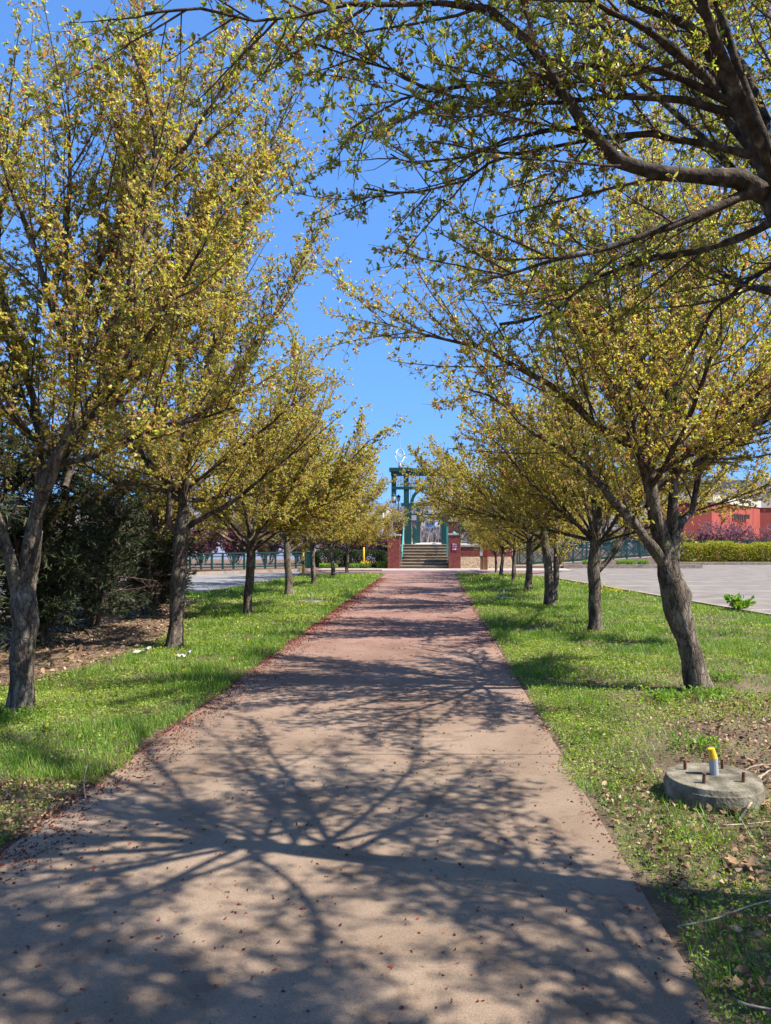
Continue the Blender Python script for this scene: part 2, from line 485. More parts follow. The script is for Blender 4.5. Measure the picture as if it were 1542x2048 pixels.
def spawn(rng, P, Rr, spacing, u0, u1, ang, L, K, up=.2, curve=.25, jit=.12, taper=.5, rk=.011, rb=.0025):
    B, KP, _ = P.shape
    ln = np.linalg.norm(np.diff(P, axis=1), axis=2).sum(1)
    cnt = np.maximum(1, ((u1 - u0) * ln / spacing + rng.random(B)).astype(int))
    pi = np.repeat(np.arange(B), cnt)
    n = len(pi)
    first = np.repeat(np.cumsum(cnt) - cnt, cnt)
    k = np.arange(n) - first
    u = u0 + (k + rng.random(n)) / cnt[pi] * (u1 - u0)
    f = u * (KP - 1)
    i0 = np.minimum(f.astype(int), KP - 2)
    w = (f - i0)[:, None]
    pos = P[pi, i0] * (1 - w) + P[pi, i0 + 1] * w
    t = norm(P[pi, i0 + 1] - P[pi, i0])
    pr = Rr[pi, i0] * (1 - w[:, 0]) + Rr[pi, i0 + 1] * w[:, 0]
    rv = norm(rng.normal(size=(n, 3)))
    perp = norm(rv - (rv * t).sum(1, keepdims=True) * t)
    a = np.radians(rng.uniform(ang[0], ang[1], n))[:, None]
    d = np.cos(a) * t + np.sin(a) * perp
    d[:, 2] += up
    d = norm(d)
    le = rng.uniform(L[0], L[1], n) * (1 - taper * u)
    out = np.zeros((n, K, 3))
    out[:, 0] = pos
    st = (le / (K - 1))[:, None]
    for j in range(1, K):
        out[:, j] = out[:, j - 1] + d * st
        d = d + rng.normal(size=(n, 3)) * jit
        d[:, 2] += curve / K
        d = norm(d)
    r0 = np.minimum(pr * .72, rb + rk * le)
    rr = r0[:, None] * np.linspace(1, .25, K)[None, :] + .0005
    return out, rr


def leaves(rng, pos, dirs, L, wr, shape=4, spread=.9, up=.15, droop=0.12):
    """one leaf-shaped face at each pos, pointing about dirs"""
    n = len(pos)
    d = norm(dirs + rng.normal(size=(n, 3)) * spread + np.array([0, 0, up]))
    rv = norm(rng.normal(size=(n, 3)))
    s = norm(np.cross(d, rv))
    nn = np.cross(s, d)
    le = rng.uniform(L[0], L[1], n)[:, None]
    w = le * wr * rng.uniform(.75, 1.2, (n, 1))
    if shape == 4:
        V = np.stack([pos, pos + d * le * .5 + s * w * .5 + nn * le * .08, pos + d * le - nn * le * droop, pos + d * le * .5 - s * w * .5 + nn * le * .08], 1)
    elif shape == 3:
        V = np.stack([pos + s * w * .62, pos + d * le - nn * le * droop, pos - s * w * .62], 1)
    else:
        V = np.stack([pos, pos + d * le * .3 + s * w * .45 + nn * le * .1, pos + d * le * .65 + s * w * .42 + nn * le * .06, pos + d * le - nn * le * droop,
                      pos + d * le * .65 - s * w * .42 + nn * le * .06, pos + d * le * .3 - s * w * .45 + nn * le * .1], 1)
    k = V.shape[1]
    return V.reshape(-1, 3), np.arange(n * k).reshape(n, k)


def bipyr(rng, pos, dirs, L, wr):
    """little closed teardrops (buds, fruit)"""
    n = len(pos)
    d = norm(dirs)
    s = norm(np.cross(d, norm(rng.normal(size=(n, 3)))))
    t = np.cross(d, s)
    le = rng.uniform(L[0], L[1], n)[:, None]
    w = le * wr / 2
    V = np.stack([pos, pos + d * le * .5 + s * w, pos + d * le * .5 + (-.5 * s + .87 * t) * w, pos + d * le * .5 + (-.5 * s - .87 * t) * w, pos + d * le], 1)
    b = np.arange(n)[:, None] * 5
    Fq = np.concatenate([b + np.array([[0, 2, 1]]), b + np.array([[0, 3, 2]]), b + np.array([[0, 1, 3]]), b + np.array([[4, 1, 2]]), b + np.array([[4, 2, 3]]), b + np.array([[4, 3, 1]])])
    return V.reshape(-1, 3), Fq


def points_on(rng, P, spacing, u0=0.0, u1=1.0):
    B, KP, _ = P.shape
    ln = np.linalg.norm(np.diff(P, axis=1), axis=2).sum(1)
    cnt = np.maximum(1, (ln * (u1 - u0) / spacing + rng.random(B)).astype(int))
    pi = np.repeat(np.arange(B), cnt)
    u = u0 + rng.random(len(pi)) * (u1 - u0)
    f = u * (KP - 1)
    i0 = np.minimum(f.astype(int), KP - 2)
    w = (f - i0)[:, None]
    return P[pi, i0] * (1 - w) + P[pi, i0 + 1] * w, norm(P[pi, i0 + 1] - P[pi, i0])


def cat(parts):
    """join (V,F,mat) pieces"""
    V, Fs, o = [], [], 0
    for v, f, m in parts:
        V.append(v); Fs.append((f + o, m)); o += len(v)
    return np.vstack(V), Fs


def trunk_mesh(pts, rad, seed, burls=(), K=34, n=22, flare=.35, mats=None):
    """pts local; a knobbly tapering trunk"""
    P = resample(pts, K)
    s = np.linspace(0, 1, len(rad))
    rr = np.interp(np.linspace(0, 1, K), s, rad)
    V, Fq = tubes(P[None], rr[None], n)
    V = V.reshape(K, n, 3)
    for k in range(K):
        fl = flare * 1.25 * math.exp(-(P[k, 2] - P[0, 2]) / .10)
        for i in range(n):
            d = V[k, i] - P[k]
            a = 2 * math.pi * i / n
            nz = noise.noise(Vector((V[k, i] * 3.2).tolist()) + Vector((seed * 7.3, 0, 0)))
            nf = noise.noise(Vector((V[k, i][0] * 16, V[k, i][1] * 16, V[k, i][2] * 5)) + Vector((seed, 3, 1)))
            f = 1 + .22 * nz + .13 * nf + fl * (.75 + .5 * math.sin(a * 3 + seed))
            V[k, i] = P[k] + d * f
            for (bx, by, bz, br, bh) in burls:
                q = V[k, i] - np.array((bx, by, bz))
                g = math.exp(-(q @ q) / (br * br))
                V[k, i] += norm(d[None])[0] * bh * g
    V = V.reshape(-1, 3)
    caps = [(np.arange((K - 1) * n, K * n)[None, :], 0)]
    return npmesh('trunk', V, [(Fq, 0)] + caps, mats or M['bark'], smooth=True)


def build_tree(root, seed, trunk, limbs, n_leaf=1.0, leaf=(.022, .045), wr=.42, spur=.045, per=5, lf_mat='leaf', sec_sp=.2, ter_sp=.085,
               sec_L=(.6, 1.5), ter_L=(.18, .62), burls=(), buds=.3, shape=4, up=.22, limb_n=9, flare=.35, stemmed=False, tp=1.15):
    """trunk = (points, radii), limbs = list of (points, r0, r1), all in the root's own space"""
    rng = np.random.default_rng(seed)
    link('trunk', trunk_mesh(trunk[0], trunk[1], seed, burls, flare=flare), root)
    KL = 16
    LP, LR = [], []
    for pts, r0, r1 in limbs:
        p = resample(pts, KL)
        jit = rng.normal(size=(KL, 3)) * .011
        jit[0] = 0
        p = p + np.cumsum(jit, 0) * .7
        rr = r1 + (r0 - r1) * (1 - np.linspace(0, 1, KL)) ** tp
        V, Fq = tubes(p[None], rr[None] * (1 + .12 * rng.normal(size=(1, KL))), limb_n)
        me = npmesh('limb', V, [(Fq, 0)], M['bark' if r0 > .034 and lf_mat == 'leaf' else 'limb'], smooth=True)
        link('limb', me, root)
        LP.append(p); LR.append(rr)
    LP, LR = np.array(LP), np.array(LR)
    S2, R2 = spawn(rng, LP, LR, sec_sp, .14, 1.0, (16, 46), sec_L, 8, up * .6, .22, .055, .5, .006, .002)
    S3, R3 = spawn(rng, S2, R2, ter_sp, .10, 1.0, (28, 78), ter_L, 3, up * .5, .2, .14, .35, .004, .0012)
    S3b, R3b = spawn(rng, LP, LR, .10, .25, 1.0, (35, 85), (.1, .5), 4, up, .2, .14, .2, .005, .0015)
    S4, R4 = spawn(rng, S3, R3, .2, .15, .95, (35, 80), (.05, .16), 2, .1, .1, .15, .2, .003, .0008)
    parts = []
    for p, r, k in ((S2, R2, 5), (S3, R3, 3), (S3b, R3b, 3), (S4, R4, 3)):
        V, Fq = tubes(p, r, k)
        parts.append((V, Fq, 0))
    V, Fs = cat(parts)
    tag(link('branches', npmesh('branches', V, Fs, M['twig']), root), kind='stuff')
    pa, ta = [], []
    for p, sp, u0 in ((S2, spur * 1.0, .2), (S3, spur, .1), (S3b, spur, .15), (S4, spur * .9, .2)):
        a, b = points_on(rng, p, sp / n_leaf, u0)
        pa.append(a); ta.append(b)
    pa, ta = np.vstack(pa), np.vstack(ta)
    # uneven: thin out by a 3-D noise so that clumps and gaps form
    keep = np.array([noise.noise(Vector((q * 1.9).tolist()) + Vector((seed, 0, 0))) for q in pa]) + rng.random(len(pa)) * .7 > .04
    pa, ta = pa[keep], ta[keep]
    ns = len(pa)
    sd = norm(rng.normal(size=(ns, 3)) + ta * .3 + np.array([0, 0, .25]))
    spos = pa + sd * .008
    rep = np.repeat(np.arange(ns), rng.integers(max(1, per - 2), per + 3, ns))
    if shape == 6:      # the crown high over the viewer gets simpler leaves
        wp = spos[rep] + np.array(root.location)
        near = (wp[:, 1] > .8) & ((wp[:, 2] - EYE) / np.maximum(wp[:, 1], .1) < .9) & (wp[:, 0] / np.maximum(wp[:, 1], .1) < .62)
        V, Fs = cat([leaves(rng, spos[rep][near], sd[rep][near], leaf, wr, 6, .75, .12) + (0,),
                     leaves(rng, spos[rep][~near], sd[rep][~near], leaf, wr, 3, .75, .12) + (0,)])
    else:
        V, Fq = leaves(rng, spos[rep], sd[rep], leaf, wr, shape, .75, .12)
        Fs = [(Fq, 0)]
    tag(link('leaves', npmesh('leaves', V, Fs, M[lf_mat]), root), kind='stuff')
    # buds on thin pedicels, and a few dried fruits
    nb = int(ns * buds)
    pick = rng.integers(0, ns, nb)
    pick = np.repeat(pick, 3)
    bd = norm(sd[pick] + rng.normal(size=(len(pick), 3)) * .6)
    base = pa[pick]
    hp = base + bd * rng.uniform(.02, .04, (len(pick), 1))
    bl = (.009, .016) if shape == 6 else (.012, .02)
    V1, F1 = bipyr(rng, hp, bd, bl, .65) if shape == 6 else leaves(rng, hp, bd, bl, .5, 3, .1, 0)
    parts = [(V1, F1, 0)]
    if stemmed:
        side = norm(np.cross(bd, rng.normal(size=bd.shape))) * .0007
        Vt = np.stack([base - side, base + side, hp], 1).reshape(-1, 3)
        parts.append((Vt, np.arange(len(Vt)).reshape(-1, 3), 1))
    nf = int(ns * .025)
    pf = rng.integers(0, ns, nf)
    fd = norm(rng.normal(size=(nf, 3)) * .3 + np.array([0, 0, -1]))
    V2, F2 = bipyr(rng, pa[pf] + fd * .02, fd, (.011, .016), 1.1)
    parts.append((V2, F2, 2))
    V, Fs = cat(parts)
    tag(link('blossom_buds', npmesh('blossom_buds', V, Fs, [M['bud'], M['twig'], M['fruit']]), root), kind='stuff')
    print(root.name, 'spurs', ns, 'leaves', len(rep), 'twigs', len(S2), len(S3), len(S3b), len(S4))
    return ns


def copy_tree(o, parent=None, **k):
    c = o.copy()
    C.objects.link(c)
    c.parent = parent
    for ch in list(o.children):
        copy_tree(ch, c)
    return c


def loc(root, pts):
    r = root.location
    return [(p[0] - r[0], p[1] - r[1], p[2] - r[2]) for p in pts]


def auto_limbs(seed, fork, n=7, length=(2.9, 3.7), elev=(38, 68), r0=.05, bias=(0, 0), az0=0.0):
    rnd = random.Random(seed)
    out = []
    for i in range(n):
        a = az0 + i * 2.399 + rnd.uniform(-.3, .3)
        e = R(rnd.uniform(*elev))
        ln = rnd.uniform(*length)
        if i == 0: e, ln = R(82), length[1] * 1.05
        else: ln *= 1.12 - .25 * math.degrees(e) / 66
        d = Vector((math.cos(a) * math.cos(e) + bias[0], math.sin(a) * math.cos(e) + bias[1], math.sin(e))).normalized()
        p = Vector(fork) + Vector((0, 0, -rnd.uniform(0, .5) if i else 0))
        pts = [tuple(p)]
        for k in range(5):
            p = p + d * ln / 5
            d = (d + Vector((rnd.uniform(-.09, .09), rnd.uniform(-.09, .09), rnd.uniform(-.04, .10)))).normalized()
            pts.append(tuple(p))
        r = r0 * rnd.uniform(.7, 1.15) * (1.1 if i == 0 else 1)
        out.append((pts, r, .008))
    return out


def px_limb(root, pts, d0, d1, r0, r1=.008):
    n = len(pts)
    return (loc(root, [at(x, y, d0 + (d1 - d0) * i / (n - 1)) for i, (x, y) in enumerate(pts)]), r0, r1)


# ================================================================== THE SETTING
def kx(y):            # right kerb of the lawn
    return 6.9 - (y - 15.1) * .145


def struct(name, mb, m, bevel=0):
    return tag(mb.build(name, m, bevel=bevel), kind='structure')


PL, PR = -2.19, .94
g = MB(); g.add([(-1500, -60, -.1), (1500, -60, -.1), (1500, 2500, -.1), (-1500, 2500, -.1)], [(0, 1, 2, 3)])
struct('ground', g, M['field'])

# lawns: gently uneven sheets
def lawn(xl, xr, y0, y1, nx, ny, m, name, z=0.0, amp=.02):
    V, Fq = [], []
    for j in range(ny + 1):
        y = y0 + (y1 - y0) * j / ny
        a, b = xl(y), xr(y)
        for i in range(nx + 1):
            x = a + (b - a) * i / nx
            ed = min(1, min(i, nx - i) / 2)
            V.append((x, y, z + amp * ed * (noise.noise(Vector((x * .7, y * .7, 0))) + .6)))
    for j in range(ny):
        for i in range(nx):
            k = j * (nx + 1) + i
            Fq.append((k, k + 1, k + nx + 2, k + nx + 1))
    me = npmesh(name, np.array(V), [(np.array(Fq), 0)], m, smooth=True)
    return tag(link(name, me), kind='structure')


def left_edge(y):      # where the left lawn meets the road
    if y < 20: return -9.5
    if y < 22: return -9.5 + (y - 20) / 2 * 2.6
    return -6.9 + (y - 22) * .11 + max(0, y - 31.5) ** 2 * .55


lawn(left_edge, lambda y: PL, -4, 34, 14, 80, M['soil'], 'lawn')
lawn(lambda y: PR, lambda y: kx(y) - .06, -4, 33.6, 14, 80, M['soil'], 'lawn')

# asphalt, paving and walks
g = MB(); g.add([(3.4, -10, -.03), (60, -10, -.03), (60, 47, -.03), (15, 47, -.03), (15, 41.3, -.03), (3.2, 41.3, -.03)], [(0, 1, 2, 3, 4, 5)])
struct('parking_lot', g, M['asphalt'])
g = MB(); g.add([(-60, -10, -.03), (-4.5, -10, -.03), (-1.9, 34, -.03), (-1.9, 37.2, -.03), (-7, 36.6, -.03), (-11, 33.7, -.03), (-60, 14, -.03)], [(0, 1, 2, 3, 4, 5, 6)])
struct('road', g, M['asphalt_road'])
g = MB(); g.add([(-6.2, 33.7, .003), (4.2, 33.7, .003), (6.4, 37.1, .003), (-6.6, 37.1, .003)], [(0, 1, 2, 3)])
struct('maroon_paving', g, M['maroon'])
g = MB(); g.box(-8.0, 7.0, 37.1, 39.72, -.05, .025)
struct('sidewalk', g, M['walk'])

# path slabs with open joints
pth = tag(MB().box(PL + .02, PR - .02, -4, 33.68, -.12, -.02).build('path', M['joint']), kind='structure')
ys = [-4, -.65, 5.46, 11.55, 17.65, 23.75, 29.9, 33.68]
for i in range(len(ys) - 1):
    a = MB()
    a.box(PL, PR, ys[i] + .009, ys[i + 1] - .009, -.1, .014)
    o = a.build('slab', M['path'], pth, bevel=.006)

# kerbs
def kerb(name, pts, w, h, m, kindlabel=None):
    g = MB()
    for (a, b) in zip(pts[:-1], pts[1:]):
        v = Vector((b[0] - a[0], b[1] - a[1], 0)).normalized()
        n = Vector((-v.y, v.x, 0)) * w / 2
        g.add([(a[0] - n.x, a[1] - n.y, -.09), (b[0] - n.x, b[1] - n.y, -.09), (b[0] + n.x, b[1] + n.y, -.09), (a[0] + n.x, a[1] + n.y, -.09),
               (a[0] - n.x, a[1] - n.y, h), (b[0] - n.x, b[1] - n.y, h), (b[0] + n.x, b[1] + n.y, h), (a[0] + n.x, a[1] + n.y, h)],
              [(0, 3, 2, 1), (4, 5, 6, 7), (0, 1, 5, 4), (1, 2, 6, 5), (2, 3, 7, 6), (3, 0, 4, 7)])
    return struct(name, g, m)


kerb('kerb', [(kx(-4), -4), (kx(10), 10), (kx(20), 20), (kx(30), 30.0)], .15, .07, M['kerb'])
kerb('kerb', [(-30, 24.5), (-11, 33.6), (-8.8, 35.5), (-6.8, 36.75), (-6.2, 36.95)], .2, .1, M['kerb'])
kerb('kerb', [(-6.1, 37.0), (-2.6, 37.0)], .18, .07, M['kerb'])
kerb('kerb', [(7.2, 41.2), (14.9, 41.2)], .3, .17, M['kerb'])
kerb('kerb', [(15.1, 46.8), (60, 46.8)], .25, .13, M['kerb'])
g = MB(); g.box(4.4, 15, 41.36, 43.2, -.05, .1)
struct('planting_bed', g, M['mulch_pale'])
g = MB(); g.box(15, 60, 46.93, 53, -.05, .1)
struct('planting_bed', g, M['mulch'])
g = MB(); g.box(-30, -6.0, 37.2, 56, -.05, .045); g.box(-6.0, -2.6, 39.75, 56, -.05, .06)
struct('planting_bed', g, M['mulch'])
# mulch slope right of the pier
g = MB(); g.add([(1.45, 39.75, 0.0), (4.4, 39.75, 0.0), (4.4, 42.5, .58), (1.45, 42.5, .58), (1.45, 42.5, -.05), (4.4, 42.5, -.05)], [(0, 1, 2, 3), (0, 3, 4), (1, 5, 2), (3, 2, 5, 4)])
struct('mulch_bank', g, M['mulch_pale'])
# dark litter bed under the junipers
g = MB(); g.add([(-9.4, 6.5, .026), (-5.0, 7.0, .026), (-4.25, 9.0, .026), (-4.4, 12, .026), (-5.2, 15.5, .026), (-6.4, 19.5, .026), (-9.4, 20, .026)], [(0, 1, 2, 3, 4, 5, 6)])
struct('litter_bed', g, M['mulch'])

# stall lines (paint)
for k, (y, x0, x1) in enumerate([(17.0, 7.2, 16), (20.07, 6.5, 16), (23.1, 6.1, 11.6), (25.7, 5.8, 11.3), (28.2, 5.5, 11.2), (34.0, 7.9, 9.7)]):
    g = MB(); g.add([(x0, y - .05, -.026), (x1, y - .05, -.026), (x1, y + .05, -.026), (x0, y + .05, -.026)], [(0, 1, 2, 3)])
    struct('stall_line', g, M['paint'])

# far hillside with scrub
def hz(x, y):
    H = 36 + 26 / (1 + math.exp(-(x - 150) / 60)) + 3 * noise.noise(Vector((x * .012, 0, 0)))
    t = max(0, (y - 110) / 690)
    if t > 1: t = 1 - (t - 1) * .5
    return -.1 + H * max(0, t) ** 2.2 + 2 * t * noise.noise(Vector((x * .02, y * .02, 5)))


V, Fq = [], []
NX, NY = 90, 40
for j in range(NY + 1):
    y = 105 + (1000 - 105) * j / NY
    for i in range(NX + 1):
        x = -700 + 1500 * i / NX
        V.append((x, y, hz(x, y)))
for j in range(NY):
    for i in range(NX):
        k = j * (NX + 1) + i
        Fq.append((k, k + 1, k + NX + 2, k + NX + 1))
tag(link('hillside', npmesh('hillside', np.array(V), [(np.array(Fq), 0)], M['hill'], smooth=True)), kind='structure')

rng = np.random.default_rng(3)
n = 6000
yy = 130 + 690 * rng.random(n) ** .7
xx = (rng.random(n) * .9 - .38) * yy * 1.0
zz = np.array([hz(a, b) for a, b in zip(xx, yy)])
hgt = rng.uniform(4, 9, n)
hgt[yy < 300] *= .5
hgt[(np.abs(xx / yy * F + CX - 858) < 26) & (yy < 600)] *= .22
hgt[(np.abs(xx / yy * F + CX - 829) < 8) & (yy < 440)] *= .22
pp, dd, LL = [], [], []
rep = np.repeat(np.arange(n), 10)
base = np.stack([xx, yy, zz], 1)[rep]
off = rng.normal(size=(len(rep), 3)) * (hgt[rep] * .22)[:, None]
off[:, 2] = rng.uniform(.1, .75, len(rep)) * hgt[rep]
V1, F1 = leaves(rng, base + off, np.tile([0, 0, 1.], (len(rep), 1)), (1.2, 3.4), .2, 3, .35, .8)
tag(link('far_bare_trees', npmesh('far_bare_trees', V1, [(F1, 0)], M['bare'])), label='brown leafless trees covering the far hillside', cat='trees', kind='stuff')


# ================================================================== TREES
TG = 'crab apple trees lining the path'
trees = {}


def new_tree(x, y, label):
    return empty('crab_apple_tree', (x, y, 0), label=label, cat='tree', group=TG)


# L1
t = new_tree(-3.77, 6.73, 'large forked crab apple with pale flaking trunk at the left edge')
d = 6.73
trk = (loc(t, [at(39, 1440, d), at(44, 1350, d), at(48, 1250, d), at(48, 1180, d), at(60, 1120, d), at(68, 1060, d)]), [.112, .10, .10, .12, .085, .066])
lim = [px_limb(t, [(66, 1090), (75, 1020), (90, 975), (121, 904), (144, 862), (150, 790), (145, 700), (150, 590), (140, 480), (145, 330), (140, 150)], d, d - .3, .066),
       px_limb(t, [(40, 1190), (22, 1130), (0, 1065), (-30, 980), (-60, 860), (-110, 700), (-140, 520)], d, d - .6, .062),
       px_limb(t, [(144, 870), (185, 800), (230, 720), (285, 640), (340, 560), (400, 440), (440, 330)], d, d + .6, .045),
       px_limb(t, [(118, 930), (196, 918), (255, 891), (330, 860), (400, 850), (470, 830)], d, d - .9, .035),
       px_limb(t, [(75, 1020), (80, 930), (75, 850), (55, 760), (20, 650), (-10, 540), (0, 400), (40, 250)], d, d + .5, .05),
       px_limb(t, [(150, 640), (185, 560), (230, 470), (300, 380), (370, 290), (430, 200), (500, 120)], d, d + .1, .035),
       px_limb(t, [(145, 700), (100, 600), (60, 470), (10, 360), (-20, 200)], d, d - .8, .035),
       px_limb(t, [(150, 790), (200, 680), (260, 560), (290, 420), (300, 280), (280, 150), (240, 40)], d, d - .5, .035),
       px_limb(t, [(230, 720), (330, 650), (410, 560), (480, 440), (530, 330), (560, 250)], d, d + .9, .03)] + \
    auto_limbs(61, loc(t, [at(130, 890, d)])[0], 7, (2.4, 3.3), (20, 66), .03, (.1, .1), .9)
nearL = t
build_tree(t, 11, trk, lim, sec_L=(.7, 1.9), ter_L=(.07, .36), leaf=(.016, .046), spur=.038, per=6, sec_sp=.12, ter_sp=.06, wr=.46)

# L2
t = new_tree(-3.75, 10.76, 'dark-trunked crab apple with a low left spur, second on the left')
d = 10.76
trk = (loc(t, [at(348, 1303, d), at(352, 1240, d), at(357, 1160, d), at(363, 1080, d), at(367, 1010, d), at(369, 950, d)]), [.115, .10, .098, .105, .08, .066])
lim = [px_limb(t, [(369, 975), (372, 911), (395, 800), (435, 660), (475, 520), (500, 400), (510, 300)], d, d - .4, .07),
       px_limb(t, [(366, 1085), (340, 1058), (337, 1020), (343, 960), (343, 898), (310, 770), (275, 610), (255, 430), (245, 280)], d, d - .3, .055),
       px_limb(t, [(366, 1005), (320, 976), (270, 965), (229, 963), (180, 930), (130, 880)], d, d - .5, .05),
       px_limb(t, [(368, 990), (330, 965), (300, 935), (278, 890), (240, 800), (200, 700), (170, 560)], d, d + .8, .045),
       px_limb(t, [(369, 1058), (410, 1035), (450, 1015), (520, 960), (590, 900), (640, 840)], d, d - .4, .042),
       px_limb(t, [(369, 1000), (410, 1000), (450, 986), (510, 920), (570, 830), (620, 750)], d, d + 1.0, .04),
       px_limb(t, [(371, 930), (362, 800), (352, 660), (358, 500), (350, 350), (360, 250)], d, d + .5, .055),
       px_limb(t, [(372, 920), (430, 820), (500, 710), (560, 620), (600, 540), (640, 470)], d, d - .2, .045),
       px_limb(t, [(365, 1010), (380, 900), (420, 800), (440, 700), (420, 560), (430, 420)], d, d - 1.4, .04)] + \
    auto_limbs(62, loc(t, [at(369, 950, d)])[0], 7, (2.2, 3.1), (14, 60), .03, (.1, .1), .2)
build_tree(t, 12, trk, lim, sec_L=(.7, 2.0), ter_L=(.08, .4), leaf=(.02, .048), spur=.05, per=7, sec_sp=.125, ter_sp=.065, wr=.46, shape=3)

# R1
t = new_tree(2.75, 7.72, 'leaning crab apple with a knobbly burl and cracked bark, nearest full trunk on the right')
d = 7.72
trk = (loc(t, [at(1398, 1392, d), at(1380, 1310, d), at(1358, 1230, d), at(1343, 1170, d), at(1332, 1120, d), at(1318, 1050, d)]), [.132, .117, .117, .142, .112, .072])
bx = at(1300, 1150, d)
b2 = at(1375, 1190, d)
r_ = t.location
lim = [px_limb(t, [(1325, 1090), (1315, 1050), (1297, 960), (1290, 860), (1280, 750), (1268, 690), (1262, 600), (1280, 480), (1300, 340)], d, d - .5, .078),
       px_limb(t, [(1345, 1150), (1352, 1090), (1350, 1040), (1353, 940), (1356, 870), (1365, 760), (1385, 640), (1400, 520), (1420, 380)], d, d + .3, .066),
       px_limb(t, [(1345, 1160), (1318, 1120), (1290, 1080), (1262, 1040), (1210, 990), (1165, 930), (1110, 890), (1050, 850), (990, 790), (930, 770)], d, d - .8, .055),
       px_limb(t, [(1288, 905), (1250, 880), (1190, 845), (1130, 780), (1060, 740), (990, 700), (910, 680), (830, 665), (750, 640)], d, d - .4, .05, .006),
       px_limb(t, [(1290, 860), (1270, 700), (1230, 660), (1180, 620), (1110, 590), (1030, 560), (950, 540)], d, d - 1.0, .045),
       px_limb(t, [(1350, 900), (1340, 800), (1345, 680), (1350, 560), (1330, 430), (1320, 300)], d, d + 1.0, .055),
       px_limb(t, [(1366, 892), (1420, 890), (1480, 868), (1530, 830), (1590, 760), (1650, 680)], d, d - .2, .04),
       px_limb(t, [(1370, 800), (1395, 790), (1445, 795), (1490, 760), (1542, 730), (1620, 690)], d, d + .7, .035),
       px_limb(t, [(1350, 1075), (1365, 1045), (1385, 1020), (1400, 930), (1440, 830), (1500, 650), (1540, 520)], d, d + .9, .04),
       px_limb(t, [(1300, 960), (1330, 1030), (1250, 960), (1200, 880), (1160, 840)], d + .1, d + .8, .03)][:9] + \
    auto_limbs(63, loc(t, [at(1295, 930, d)])[0], 9, (2.6, 3.6), (12, 60), .03, (.15, -.1), .5)
nearR = t
build_tree(t, 13, trk, lim, sec_L=(.7, 1.9), ter_L=(.07, .38), leaf=(.016, .046), spur=.052, per=6, sec_sp=.115, ter_sp=.06, wr=.46,
           burls=[(bx[0] - r_[0], bx[1] - r_[1] - .05, bx[2], .09, .06), (b2[0] - r_[0], b2[1] - r_[1] - .05, b2[2], .08, .05)], up=.15)

